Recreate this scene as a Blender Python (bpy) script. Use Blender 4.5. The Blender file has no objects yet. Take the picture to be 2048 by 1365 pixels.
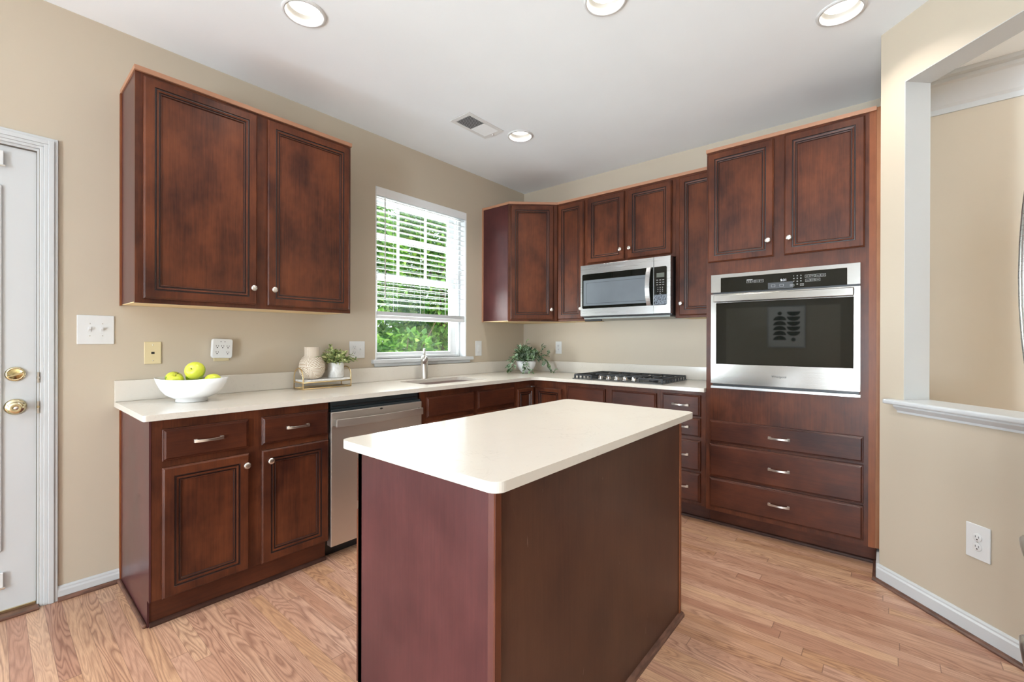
import bpy, bmesh, math, random
from mathutils import Vector, Matrix, Euler
PI = math.pi
random.seed(7)
C = bpy.context.scene.collection
SC = bpy.context.scene

# ------------------------------------------------------------------ camera, world, sun, window daylight, exposure
FPX, YAW, PITCH, ROLL = 889.82, -0.0829, -0.0015, 0.0026
CAM = Vector((-3.7163, -2.9827, 1.2294))
_a = PI/4 + YAW
FW = Vector((math.cos(_a)*math.cos(PITCH), math.sin(_a)*math.cos(PITCH), math.sin(PITCH)))
_R = Vector((math.sin(_a), -math.cos(_a), 0)); _U = _R.cross(FW)
RT = _R*math.cos(ROLL) + _U*math.sin(ROLL); UP = -_R*math.sin(ROLL) + _U*math.cos(ROLL)
cd = bpy.data.cameras.new('camera'); cam = bpy.data.objects.new('camera', cd); C.objects.link(cam)
cd.sensor_width = 36; cd.lens = FPX/2048*36; cd.clip_start = 0.02
M3 = Matrix((RT, UP, -FW)).transposed()
cam.matrix_world = Matrix.Translation(CAM) @ M3.to_4x4()
SC.camera = cam
SC.view_settings.view_transform = 'Standard'; SC.view_settings.look = 'None'
SC.view_settings.gamma = 1; SC.view_settings.use_curve_mapping = False
SC.view_settings.exposure = -0.03

w = bpy.data.worlds.new('world'); SC.world = w; w.use_nodes = True
bg = w.node_tree.nodes['Background']; bg.inputs[0].default_value = (0.82, 0.91, 1.0, 1); bg.inputs[1].default_value = 2.4

def light(name, kind, loc, power, color=(1, 1, 1), size=1, size_y=None, direction=(0, 0, -1), shape=None, spread=None):
    l = bpy.data.lights.new(name, kind); l.energy = power; l.color = color
    o = bpy.data.objects.new(name, l); C.objects.link(o); o.location = loc
    o.rotation_euler = Vector(direction).to_track_quat('-Z', 'Y').to_euler()
    if kind == 'AREA':
        l.shape = shape or ('RECTANGLE' if size_y else 'SQUARE'); l.size = size
        if size_y: l.size_y = size_y
        if spread: l.spread = spread
    return o
sun = light('sun', 'SUN', (0, -5, 12), 4.6, (1, .95, .86), direction=(-.25, .75, -.75)); sun.data.angle = .02
# daylight through windows behind and beside the camera, plus an added dining light
light('daylight_rear_window', 'AREA', (-8.35, -3.25, 1.05), 450, (.76, .89, 1), 1.1, 1.8, (1, .0, .62))
light('daylight_patio_window', 'AREA', (-6.8, .40, .95), 430, (.76, .89, 1), 1.2, 1.8, (1, -.7, .75))
light('daylight_sink_window', 'AREA', (-1.33, .50, 1.45), 68, (.93, 1, .98), .9, .9, (.15, -1, .9))
light('added_dining_light', 'AREA', (-8.35, -5.50, 1.25), 1950, (.70, .87, 1), 1.5, 1.7, (1, .08, .10))  # unseen source, added to brighten the dining room wall

# ------------------------------------------------------------------ materials
class NG:
    def __init__(s, name):
        s.m = bpy.data.materials.new(name); s.m.use_nodes = True; s.t = s.m.node_tree; s.N = s.t.nodes; s.L = s.t.links
        s.N.clear(); s.out = s.N.new('ShaderNodeOutputMaterial'); s.b = s.N.new('ShaderNodeBsdfPrincipled')
        s.L.new(s.b.outputs[0], s.out.inputs[0])
    def n(s, typ, ins=None, **kw):
        nd = s.N.new('ShaderNode' + typ)
        for k, v in kw.items(): setattr(nd, k, v)
        for k, v in (ins or {}).items(): s.set(nd.inputs[k], v)
        return nd
    def set(s, inp, v):
        if isinstance(v, bpy.types.NodeSocket): s.L.new(v, inp)
        elif isinstance(v, bpy.types.Node): s.L.new(v.outputs[0], inp)
        else: inp.default_value = v
    def math(s, op, a, b=0, c=0):
        return s.n('Math', {0: a, 1: b, 2: c}, operation=op).outputs[0]
    def mix(s, f, a, b, mode='MIX'):
        nd = s.n('Mix', data_type='RGBA', blend_type=mode)
        s.set(nd.inputs[0], f); s.set(nd.inputs[6], a); s.set(nd.inputs[7], b); return nd.outputs[2]
    def obj(s): return s.n('TexCoord').outputs['Object']
    def mapped(s, scale, loc=(0, 0, 0), src=None):
        return s.n('Mapping', {0: src or s.obj(), 1: loc, 3: scale}).outputs[0]
    def noise(s, vec, scale, detail=3, rough=.5, dist=0, dim='3D', w=None):
        nd = s.n('TexNoise', {'Vector': vec, 'Scale': scale, 'Detail': detail, 'Roughness': rough, 'Distortion': dist}, noise_dimensions=dim)
        if w is not None: s.set(nd.inputs['W'], w)
        return nd.outputs[0]
    def ramp(s, f, stops):
        nd = s.n('ValToRGB', {0: f}); e = nd.color_ramp.elements
        while len(e) < len(stops): e.new(.5)
        for i, (p, c) in enumerate(stops):
            e[i].position = p; e[i].color = (*c, 1) if len(c) == 3 else c
        return nd.outputs[0]
    def bump(s, h, strength=.1, dist=.01):
        s.set(s.b.inputs['Normal'], s.n('Bump', {'Height': h, 'Strength': strength, 'Distance': dist}).outputs[0])
    def P(s, **kw):
        for k, v in kw.items(): s.set(s.b.inputs[k.replace('_', ' ')], v)
        return s

def c4(c): return (*c, 1)
def srgb(r, g, b):
    f = lambda v: (v/255/12.92) if v/255 <= .04045 else ((v/255+.055)/1.055)**2.4
    return (f(r), f(g), f(b))
def plain(name, col, rough=.5, metal=0, **kw):
    g = NG(name); g.P(Base_Color=c4(col), Roughness=rough, Metallic=metal, **kw); return g.m
def paint(name, col, rough=.6, bump=.04):
    g = NG(name); n = g.noise(g.mapped((1, 1, 1)), 3, 3)
    g.P(Base_Color=g.mix(n, c4([x*.97 for x in col]), c4([min(1, x*1.03) for x in col])), Roughness=rough)
    g.bump(g.noise(g.mapped((1, 1, 1)), 180, 2), bump, .002); return g.m
def cabinet_wood(name, dark, light_, rough=.34, horiz=False, coat=.06):
    g = NG(name)
    o = g.obj()
    rnd = g.n('ObjectInfo').outputs['Random']
    off = g.n('CombineXYZ', {0: g.math('MULTIPLY', rnd, 13.0), 1: g.math('MULTIPLY', rnd, 7.0), 2: g.math('MULTIPLY', rnd, 5.0)}).outputs[0]
    v = g.n('VectorMath', {0: o, 1: off}, operation='ADD').outputs[0]
    blot = g.noise(g.mapped((1.6, 1.6, 1.0) if not horiz else (1.0, 1.6, 1.6), src=v), 3.2, 4, .6)
    grain = g.noise(g.mapped((60, 60, 2.2) if not horiz else (2.2, 60, 60), src=v), 1.6, 4, .65, 1.2)
    f = g.math('ADD', g.math('MULTIPLY', blot, .72), g.math('MULTIPLY', grain, .28))
    col = g.ramp(f, [(.34, dark), (.66, light_)])
    g.P(Base_Color=col, Roughness=g.math('ADD', rough-.04, g.math('MULTIPLY', blot, .1)), Coat_Weight=coat, Coat_Roughness=.25, Specular_IOR_Level=.22)
    g.bump(grain, .06, .001)
    return g.m
M = {}
M['wall'] = paint('tan wall paint', srgb(190, 177, 158), .55)
M['ceiling'] = paint('white ceiling paint', (.885, .925, .955), .8, .02)
M['trim'] = paint('white trim paint', (.55, .56, .565), .3, .01)
M['jamb'] = paint('off white jamb paint', (.50, .50, .49), .5, .02)
M['vinyl'] = plain('white window vinyl', (.85, .87, .88), .35)
M['blind'] = plain('white blind slat', (.82, .83, .84), .45)
M['plastic_white'] = plain('white plastic', (.68, .68, .675), .3)
M['plastic_ivory'] = plain('ivory plastic', srgb(214, 198, 158), .35)
M['dark'] = plain('dark slot', (.02, .018, .016), .5)
M['black'] = plain('black plastic', (.008, .008, .009), .35)
M['charcoal_gasket'] = plain('dark blue grey rubber gasket', (.02, .028, .032), .35)
M['wood_upper'] = cabinet_wood('stained cherry wood', (.034, .010, .0068), (.140, .040, .0160))
M['wood'] = M['wood_upper']
M['wood_h'] = cabinet_wood('stained cherry wood, level grain', (.034, .010, .0068), (.104, .029, .013), horiz=True)
M['glaze'] = plain('dark glaze in the door grooves', (.018, .006, .005), .35, Coat_Weight=.3)
M['worn'] = plain('worn wood edge', (.30, .15, .09), .4)
M['laminate'] = cabinet_wood('dark red laminate side panel', (.052, .015, .016), (.092, .028, .027), .30, coat=.12)
M['island_brown'] = cabinet_wood('brown laminate island panel', (.056, .022, .015), (.098, .042, .025), .34, coat=.1)
def scuffed(m):
    g = NG.__new__(NG); g.m = m; g.t = m.node_tree; g.N = g.t.nodes; g.L = g.t.links; g.b = next(n for n in g.N if n.type == 'BSDF_PRINCIPLED')
    src = g.b.inputs['Base Color'].links[0].from_socket
    n = g.noise(g.mapped((38, 38, 9)), 1.0, 4, .6, 1.5); mask = g.ramp(n, [(.70, (0, 0, 0)), (.76, (1, 1, 1))])
    g.L.new(g.mix(g.math('MULTIPLY', mask, .22), src, c4((.45, .33, .26))), g.b.inputs['Base Color']); return m
scuffed(M['island_brown'])
M['light_wood'] = plain('raw light wood', srgb(170, 122, 94), .5)
M['orange_wood'] = cabinet_wood('orange brown filler wood', (.16, .048, .018), (.26, .084, .032), .4)
M['tan_wood'] = cabinet_wood('light orange filler wood', (.26, .105, .045), (.36, .16, .075), .45)
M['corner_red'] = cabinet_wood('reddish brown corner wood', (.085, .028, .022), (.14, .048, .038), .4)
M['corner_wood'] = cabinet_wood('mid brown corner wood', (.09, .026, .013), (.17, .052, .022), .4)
M['gap_shade'] = plain('dark brown door gap shade', (.11, .09, .07), .5)  # shade of the door gap put into a dark colour
M['birch'] = plain('pale unfinished underside', srgb(236, 208, 160), .55)
M['nickel'] = plain('brushed nickel', (.72, .69, .65), .28, 1)
M['brass'] = plain('polished brass', (.66, .58, .38), .18, 1)
M['gold'] = plain('gold wire', (.72, .55, .30), .3, 1)
M['ceramic'] = plain('white ceramic', (.82, .82, .82), .22)
M['chrome'] = plain('chrome', (.75, .75, .75), .12, 1)
M['iron'] = plain('black cast iron', (.022, .024, .027), .5)
M['pan'] = plain('dark grey cooktop pan', (.10, .105, .11), .22, .6)
M['black_glass'] = plain('black oven glass', (.006, .0065, .005), .04, 0, Specular_IOR_Level=.3)
M['oven_window'] = plain('smoky oven window', (.009, .010, .008), .02, 0, Specular_IOR_Level=.42)
M['label_white'] = plain('white printed legend', (.55, .55, .55), .5)
M['soil'] = plain('dark soil', (.03, .02, .012), .9)
M['stem'] = plain('green stem', (.07, .12, .03), .6)
M['bark'] = plain('grey brown bark', (.12, .08, .05), .9)
M['art_paper'] = plain('art print paper', (.82, .80, .76), .6)
M['baffle'] = plain('cream lamp baffle', (.50, .485, .45), .5)
M['quiet_white'] = plain('soft white plastic grille', (.74, .74, .73), .5)

def steel(name, horiz=True, base=(.28, .265, .245), rough=.20):
    g = NG(name); n = g.noise(g.mapped((3, 3, 420) if horiz else (420, 420, 3)), 1, 2)
    g.P(Base_Color=c4(base), Metallic=1, Roughness=g.math('ADD', rough-.05, g.math('MULTIPLY', n, .12)), Anisotropic=.0)
    g.bump(n, .03, .0005); return g.m
M['steel'] = steel('brushed stainless steel')
M['steel_v'] = steel('brushed stainless steel, upright grain', False)
M['steel_soft'] = steel('soft brushed stainless steel', True, (.66, .62, .58), .42)
M['steel_pale'] = steel('pale brushed stainless steel', True, (.55, .55, .545), .28)

def quartz():
    g = NG('off white quartz'); o = g.mapped((1, 1, 1))
    big = g.noise(o, 2.2, 4, .6, 1.2); vein = g.noise(o, 5, 5, .6, 2.0)
    d = g.math('ABSOLUTE', g.math('SUBTRACT', vein, .5))
    v = g.ramp(d, [(0, (1, 1, 1)), (.012, (0, 0, 0))])
    sp = g.ramp(g.noise(o, 60, 3), [(.62, (0, 0, 0)), (.8, (1, 1, 1))])
    base = g.mix(big, c4(srgb(211, 203, 191)), c4(srgb(220, 214, 204)))
    veinmask = g.math('MULTIPLY', g.ramp(g.noise(o, 3, 2), [(.5, (0, 0, 0)), (.62, (1, 1, 1))]), .22)
    c = g.mix(g.math('MULTIPLY', v, veinmask), base, c4(srgb(160, 148, 138)))
    c = g.mix(g.math('MULTIPLY', sp, .25), c, c4(srgb(180, 172, 165)))
    g.P(Base_Color=c, Roughness=.17); return g.m
M['quartz'] = quartz()

def floor_mat():
    g = NG('oak strip floor')
    o = g.obj(); s = g.n('SeparateXYZ', {0: o}); X, Y = s.outputs[0], s.outputs[1]
    W_ = .0572
    xr = g.math('DIVIDE', X, W_); row = g.math('FLOOR', xr); fx = g.math('FRACT', xr)
    r1 = g.n('TexWhiteNoise', {'W': row}, noise_dimensions='1D').outputs[0]
    L_ = 1.45
    yr = g.math('ADD', g.math('DIVIDE', Y, L_), g.math('MULTIPLY', r1, 9.7)); col_ = g.math('FLOOR', yr); fy = g.math('FRACT', yr)
    idv = g.n('CombineXYZ', {0: row, 1: col_, 2: 0.0}).outputs[0]
    wn = g.n('TexWhiteNoise', {'Vector': idv}, noise_dimensions='2D'); rv = wn.outputs[0]; rc = wn.outputs[1]
    seed = g.math('MULTIPLY', rv, 57.0)
    vec = g.n('CombineXYZ', {0: g.math('MULTIPLY', X, 10.0), 1: g.math('MULTIPLY', Y, .95), 2: seed}).outputs[0]
    n1 = g.noise(vec, 1.0, 2.2, .5, .35)
    rings = g.math('FRACT', g.math('MULTIPLY', n1, 27.0))
    line = g.ramp(rings, [(0, (0, 0, 0)), (.22, (.55, .55, .55)), (.45, (1, 1, 1)), (.75, (1, 1, 1)), (1, (0, 0, 0))])
    pore = g.noise(g.n('CombineXYZ', {0: g.math('MULTIPLY', X, 420.0), 1: g.math('MULTIPLY', Y, 14.0), 2: seed}).outputs[0], 1, 3, .6)
    porem = g.ramp(pore, [(.38, (0, 0, 0)), (.56, (1, 1, 1))])
    base = g.ramp(rv, [(0, srgb(176, 130, 106)), (.25, srgb(200, 158, 132)), (.5, srgb(212, 172, 148)), (.72, srgb(196, 152, 114)), (1, srgb(222, 184, 152))])
    big = g.noise(g.mapped((1, 1, 1)), 1.3, 2)
    base = g.mix(g.math('MULTIPLY', big, .35), base, c4(srgb(190, 140, 116)))
    patch = g.ramp(g.noise(g.n('CombineXYZ', {0: g.math('MULTIPLY', X, 9.0), 1: g.math('MULTIPLY', Y, 1.1), 2: g.math('MULTIPLY', rv, 9.0)}).outputs[0], 1, 3, .6), [(.50, (0, 0, 0)), (.72, (1, 1, 1))])
    base = g.mix(g.math('MULTIPLY', patch, .38), base, c4(srgb(150, 100, 78)))
    gm = g.math('MULTIPLY', g.math('SUBTRACT', 1.0, line), g.math('ADD', .26, g.math('MULTIPLY', g.n('SeparateColor', {0: rc}).outputs[1], .44)))
    c = g.mix(gm, base, c4(srgb(112, 68, 54)))
    c = g.mix(g.math('MULTIPLY', g.math('SUBTRACT', 1.0, porem), .30), c, c4(srgb(128, 82, 62)))
    e = g.math('MINIMUM', fx, g.math('SUBTRACT', 1.0, fx)); e2 = g.math('MINIMUM', fy, g.math('SUBTRACT', 1.0, fy))
    seam = g.math('MAXIMUM', g.math('LESS_THAN', e, .014), g.math('LESS_THAN', e2, .0011))
    c = g.mix(g.math('MULTIPLY', seam, .55), c, c4(srgb(84, 52, 40)))
    g.P(Base_Color=c, Roughness=g.math('ADD', .30, g.math('MULTIPLY', gm, .25)), Coat_Weight=.15, Coat_Roughness=.2)
    g.bump(g.math('SUBTRACT', g.math('SUBTRACT', 1.0, g.math('MULTIPLY', gm, .5)), g.math('MULTIPLY', seam, 1.0)), .15, .0015)
    return g.m
M['floor'] = floor_mat()
def shoe_mat():
    g = NG('brown shoe moulding'); n = g.noise(g.mapped((9, 9, 60)), 2, 3)
    g.P(Base_Color=g.ramp(n, [(.3, srgb(70, 44, 34)), (.7, srgb(118, 82, 66))]), Roughness=.4); return g.m
M['shoe'] = shoe_mat()
M['shoe_dark'] = cabinet_wood('dark shoe moulding', (.03, .012, .009), (.07, .03, .02), .35)
def glass_mat(tint=(1, 1, 1), gloss=.08):
    g = NG('window glass'); tr = g.n('BsdfTransparent', {0: c4(tint)}); gl = g.n('BsdfGlossy', {0: (1, 1, 1, 1), 'Roughness': .02})
    mx = g.n('MixShader', {0: gloss}); g.L.new(tr.outputs[0], mx.inputs[1]); g.L.new(gl.outputs[0], mx.inputs[2]); g.L.new(mx.outputs[0], g.out.inputs[0])
    return g.m
M['glass'] = glass_mat()
def emit(name, col, st):
    g = NG(name); g.P(Base_Color=c4((1, 1, 1)), Emission_Color=c4(col), Emission_Strength=st); return g.m
M['lamp'] = emit('lit lamp lens', (1, .985, .93), 2.2)
M['led'] = emit('lit blue white clock digits', (.55, .7, 1), .7)
def leaf_mat(name, stops, trans=.35, streak=None, rough=.5):
    g = NG(name); r = g.n('NewGeometry').outputs['Random Per Island']
    c = g.ramp(r, stops)
    if streak:
        n = g.noise(g.mapped((1, 1, 1)), streak[0], 2, .5, 1.5); c = g.mix(g.ramp(n, [(.48, (0, 0, 0)), (.56, (1, 1, 1))]), c, c4(streak[1]))
    g.P(Base_Color=c, Roughness=rough)
    t = g.n('BsdfTranslucent', {0: c}); mx = g.n('MixShader', {0: trans})
    g.L.new(g.b.outputs[0], mx.inputs[1]); g.L.new(t.outputs[0], mx.inputs[2]); g.L.new(mx.outputs[0], g.out.inputs[0]); return g.m
M['leaf'] = leaf_mat('green garden leaves', [(0, (.03, .13, .025)), (.4, (.09, .30, .04)), (.75, (.24, .52, .07)), (1, (.50, .76, .18))], .4)
M['leaf_dark'] = leaf_mat('deep green garden leaves', [(0, (.03, .10, .03)), (.5, (.07, .22, .06)), (1, (.16, .38, .12))], .35)
M['leaf_herb'] = leaf_mat('pale green small leaves', [(0, (.12, .19, .07)), (.45, (.36, .44, .15)), (1, (.66, .68, .36))], .15)
M['leaf_vine'] = leaf_mat('variegated vine leaves', [(0, (.02, .05, .018)), (.6, (.05, .12, .035)), (1, (.17, .27, .07))], .1, (75, (.42, .52, .38)))
M['grass'] = plain('lawn', (.16, .30, .07), .9)
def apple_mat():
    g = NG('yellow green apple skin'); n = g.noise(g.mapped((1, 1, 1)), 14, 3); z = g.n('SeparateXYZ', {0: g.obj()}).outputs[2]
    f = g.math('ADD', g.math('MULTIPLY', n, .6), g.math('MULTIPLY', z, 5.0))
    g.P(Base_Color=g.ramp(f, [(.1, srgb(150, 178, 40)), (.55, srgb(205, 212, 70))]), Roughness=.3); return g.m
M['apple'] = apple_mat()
def marble():
    g = NG('white marble'); n = g.noise(g.mapped((1, 1, 1)), 14, 5, .6, 2)
    g.P(Base_Color=g.ramp(n, [(.35, (.62, .60, .57)), (.6, (.80, .79, .77))]), Roughness=.3); return g.m
M['marble'] = marble()
def vase_mat():
    g = NG('carved striped ceramic'); s = g.n('SeparateXYZ', {0: g.obj()}); x, y, z = s.outputs
    ang = g.math('ARCTAN2', y, x); u = g.math('MULTIPLY', g.math('SUBTRACT', g.math('FRACT', g.math('ADD', g.math('DIVIDE', ang, PI*.66), .62)), .5), .168)
    v = g.math('SUBTRACT', z, .078)
    au, av = g.math('ABSOLUTE', u), g.math('ABSOLUTE', v)
    diag = g.math('GREATER_THAN', au, av)
    q = g.math('GREATER_THAN', g.math('MULTIPLY', u, v), 0.0)
    a1 = g.math('ADD', g.math('MULTIPLY', u, .9), g.math('MULTIPLY', v, .45)); a2 = g.math('ADD', g.math('MULTIPLY', u, .35), g.math('MULTIPLY', v, -.9))
    t = g.math('ADD', g.math('MULTIPLY', diag, v), g.math('MULTIPLY', g.math('SUBTRACT', 1.0, diag), u))
    t2 = g.math('ADD', g.math('MULTIPLY', diag, a2), g.math('MULTIPLY', g.math('SUBTRACT', 1.0, diag), a1))
    t = g.math('ADD', g.math('MULTIPLY', q, t2), g.math('MULTIPLY', g.math('SUBTRACT', 1.0, q), t))
    neck = g.math('GREATER_THAN', z, .150)
    t = g.math('ADD', g.math('MULTIPLY', neck, u), g.math('MULTIPLY', g.math('SUBTRACT', 1.0, neck), t))
    st = g.math('FRACT', g.math('MULTIPLY', t, 112.0))
    f = g.ramp(st, [(.0, (0, 0, 0)), (.28, (0, 0, 0)), (.40, (1, 1, 1)), (.90, (1, 1, 1)), (1, (0, 0, 0))])
    g.P(Base_Color=g.mix(f, c4(srgb(165, 138, 110)), c4(srgb(228, 218, 204))), Roughness=.7); g.bump(f, .5, .002); return g.m
M['vase'] = vase_mat()
def mw_window():
    g = NG('blue grey microwave window film'); n = g.noise(g.mapped((1, 1, 1)), 4, 3)
    g.P(Base_Color=g.mix(n, c4((.10, .115, .13)), c4((.17, .19, .21))), Roughness=.22); return g.m
M['mw_window'] = mw_window()
def crinkle():
    g = NG('crinkled clear film'); n = g.noise(g.mapped((1, 1, 1)), 60, 4, .7, 3)
    g.P(Base_Color=g.ramp(n, [(.45, (.01, .012, .016)), (.54, (.30, .35, .42)), (.60, (.02, .025, .03))]), Roughness=.2); g.bump(n, .6, .004); return g.m
M['crinkle'] = crinkle()

# ------------------------------------------------------------------ mesh helpers
class MB:
    def __init__(s): s.v = []; s.f = []; s.mi = []; s.ms = []; s.sm = []
    def m(s, mat):
        if isinstance(mat, str): mat = M[mat]
        if mat not in s.ms: s.ms.append(mat)
        return s.ms.index(mat)
    def add(s, vs, fs, mat, smooth=False, tf=None):
        b = len(s.v); i = s.m(mat)
        s.v += [tuple(tf @ Vector(v)) if tf else tuple(v) for v in vs]
        for f in fs: s.f.append([b+k for k in f]); s.mi.append(i); s.sm.append(smooth)
        return s
    def box(s, x0, x1, y0, y1, z0, z1, mat, tf=None):
        if x0 > x1: x0, x1 = x1, x0
        if y0 > y1: y0, y1 = y1, y0
        if z0 > z1: z0, z1 = z1, z0
        vs = [(x, y, z) for z in (z0, z1) for y in (y0, y1) for x in (x0, x1)]
        return s.add(vs, [(0, 2, 3, 1), (4, 5, 7, 6), (0, 1, 5, 4), (2, 6, 7, 3), (0, 4, 6, 2), (1, 3, 7, 5)], mat, tf=tf)
    def prism(s, poly, z0, z1, mat, tf=None):           # poly ccw in xy
        n = len(poly); vs = [(x, y, z0) for x, y in poly] + [(x, y, z1) for x, y in poly]
        fs = [tuple(range(n))[::-1], tuple(range(n, 2*n))] + [(i, (i+1) % n, n+(i+1) % n, n+i) for i in range(n)]
        return s.add(vs, fs, mat, tf=tf)
    def rings(s, x0, x1, z0, z1, prof, mats, cap=True, capmat=None):
        # rectangular rings on a face looking towards -y; prof = [(inset, y)], mats per step
        loops = []
        for ins, y in prof:
            loops.append([(x0+ins, y, z0+ins), (x1-ins, y, z0+ins), (x1-ins, y, z1-ins), (x0+ins, y, z1-ins)])
        for k in range(len(loops)-1):
            a, b = loops[k], loops[k+1]
            for i in range(4):
                j = (i+1) % 4
                s.add([a[i], a[j], b[j], b[i]], [(0, 1, 2, 3)], mats[k])
        if cap: s.add(loops[-1], [(0, 1, 2, 3)], capmat or mats[-1])
        s.add(loops[0], [(3, 2, 1, 0)], mats[0])
        return s
    def lathe(s, prof, mat, seg=24, tf=None, smooth=True, closed=True):   # prof = [(r, h)] about z
        vs = []; fs = []
        for r, h in prof:
            for i in range(seg):
                a = 2*PI*i/seg; vs.append((r*math.cos(a), r*math.sin(a), h))
        for k in range(len(prof)-1):
            for i in range(seg):
                j = (i+1) % seg; fs.append((k*seg+i, k*seg+j, (k+1)*seg+j, (k+1)*seg+i))
        if closed:
            if prof[0][0] > 1e-6: fs.append(tuple(range(seg))[::-1])
            if prof[-1][0] > 1e-6: fs.append(tuple((len(prof)-1)*seg+i for i in range(seg)))
        return s.add(vs, fs, mat, smooth, tf)
    def cyl(s, p0, p1, r, mat, seg=12, r1=None):
        p0, p1 = Vector(p0), Vector(p1); q = (p1-p0).to_track_quat('Z', 'Y').to_matrix().to_4x4()
        return s.lathe([(r, 0), (r1 if r1 is not None else r, (p1-p0).length)], mat, seg, Matrix.Translation(p0) @ q)
    def tube(s, pts, r, mat, seg=8, closed=False):
        pts = [Vector(p) for p in pts]; n = len(pts); rr = r if isinstance(r, (list, tuple)) else [r]*n
        vs = []; fs = []; prev = None
        for i, p in enumerate(pts):
            a = pts[i-1] if (i > 0 or closed) else p; b = pts[(i+1) % n] if (i < n-1 or closed) else p
            t = (b-a).normalized()
            if prev is None:
                u = t.orthogonal().normalized()
            else:
                u = (prev - t*prev.dot(t)); u = u.normalized() if u.length > 1e-6 else t.orthogonal().normalized()
            prev = u; w_ = t.cross(u)
            for k in range(seg):
                an = 2*PI*k/seg; vs.append(p + u*math.cos(an)*rr[i] + w_*math.sin(an)*rr[i])
        m_ = n if closed else n-1
        for i in range(m_):
            i2 = (i+1) % n
            for k in range(seg):
                k2 = (k+1) % seg; fs.append((i*seg+k, i*seg+k2, i2*seg+k2, i2*seg+k))
        if not closed: fs += [tuple(range(seg))[::-1], tuple((n-1)*seg+k for k in range(seg))]
        return s.add(vs, fs, mat, True)
    def ell(s, c, r, mat, seg=16, rings_=10):
        prof = [(math.sin(PI*k/rings_), -math.cos(PI*k/rings_)) for k in range(rings_+1)]
        return s.lathe(prof, mat, seg, Matrix.Translation(c) @ Matrix.Diagonal((*r, 1)), closed=False)

def frame(origin, rz):
    return Matrix.Translation(origin) @ Matrix.Rotation(rz, 4, 'Z')
RUN = {'W': frame((0, 0, 0), 0), 'B': frame((0, 0, 0), -PI/2), 'D': frame((-.757, -2.949, 0), -3*PI/4),
       'I': frame((0, 0, 0), PI), 'R': frame((-8.0, 0, 0), PI/2)}
CA0 = Vector((-.640, -.330, 0)); CA1 = Vector((-.330, -.655, 0))
RUN['K'] = frame(CA0, math.atan2(CA1.y-CA0.y, CA1.x-CA0.x))

def meta(o, label=None, cat=None, group=None, kind=None):
    if label: o['label'] = label
    if cat: o['category'] = cat
    if group: o['group'] = group
    if kind: o['kind'] = kind
    return o
def mesh_of(name, mb, org=(0, 0, 0)):
    me = bpy.data.meshes.new(name)
    me.from_pydata([(v[0]-org[0], v[1]-org[1], v[2]-org[2]) for v in mb.v], [], mb.f)
    for m_ in mb.ms: me.materials.append(m_)
    me.polygons.foreach_set('material_index', mb.mi); me.polygons.foreach_set('use_smooth', mb.sm)
    me.update(); return me
ORG = {}
def thing(name, label, cat, run='W', org=(0, 0, 0), group=None, kind=None):
    o = bpy.data.objects.new(name, None); C.objects.link(o); o.empty_display_size = .05
    o.matrix_world = RUN[run] @ Matrix.Translation(org); ORG[o.name] = org
    return meta(o, label, cat, group, kind)
def recalc(me):
    bm = bmesh.new(); bm.from_mesh(me); bmesh.ops.remove_doubles(bm, verts=bm.verts, dist=1e-6); bmesh.ops.recalc_face_normals(bm, faces=bm.faces); bm.to_mesh(me); bm.free()
def obj(name, mb, parent=None, run='W', org=(0, 0, 0), bevel=0, seg=2, label=None, cat=None, group=None, kind=None, fix=True):
    base = parent
    if parent is not None:
        while base.parent is not None: base = base.parent
        org = ORG.get(base.name, (0, 0, 0))
    me = mesh_of(name, mb, org)
    if fix: recalc(me)
    o = bpy.data.objects.new(name, me); C.objects.link(o)
    if parent is not None: o.parent = parent
    else: o.matrix_world = RUN[run] @ Matrix.Translation(org); ORG[o.name] = org
    if bevel:
        b = o.modifiers.new('bevel', 'BEVEL'); b.width = bevel; b.segments = seg; b.limit_method = 'ANGLE'; b.angle_limit = .6
        b.harden_normals = False
    return meta(o, label, cat, group, kind)
def text_part(name, txt, size, mat, parent, place, label=None, depth=.0004, align='CENTER', xs=1):
    # lettering standing in the run frame, facing -y
    cu = bpy.data.curves.new(name, 'FONT'); cu.body = txt; cu.size = size; cu.extrude = depth; cu.align_x = align; cu.align_y = 'CENTER'
    tmp = bpy.data.objects.new('tmp', cu); C.objects.link(tmp)
    bpy.context.view_layer.update()
    me = bpy.data.meshes.new_from_object(tmp.evaluated_get(bpy.context.evaluated_depsgraph_get()))
    bpy.data.objects.remove(tmp)
    base = parent
    while base.parent is not None: base = base.parent
    org = Vector(ORG.get(base.name, (0, 0, 0)))
    me.transform(Matrix.Translation(Vector(place)-org) @ Matrix.Rotation(PI/2, 4, 'X') @ Matrix.Diagonal((xs, 1, 1, 1)))
    me.materials.clear(); me.materials.append(M[mat]); me.name = name
    o = bpy.data.objects.new(name, me); C.objects.link(o); o.parent = parent
    if label: o['label'] = label
    return o

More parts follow.
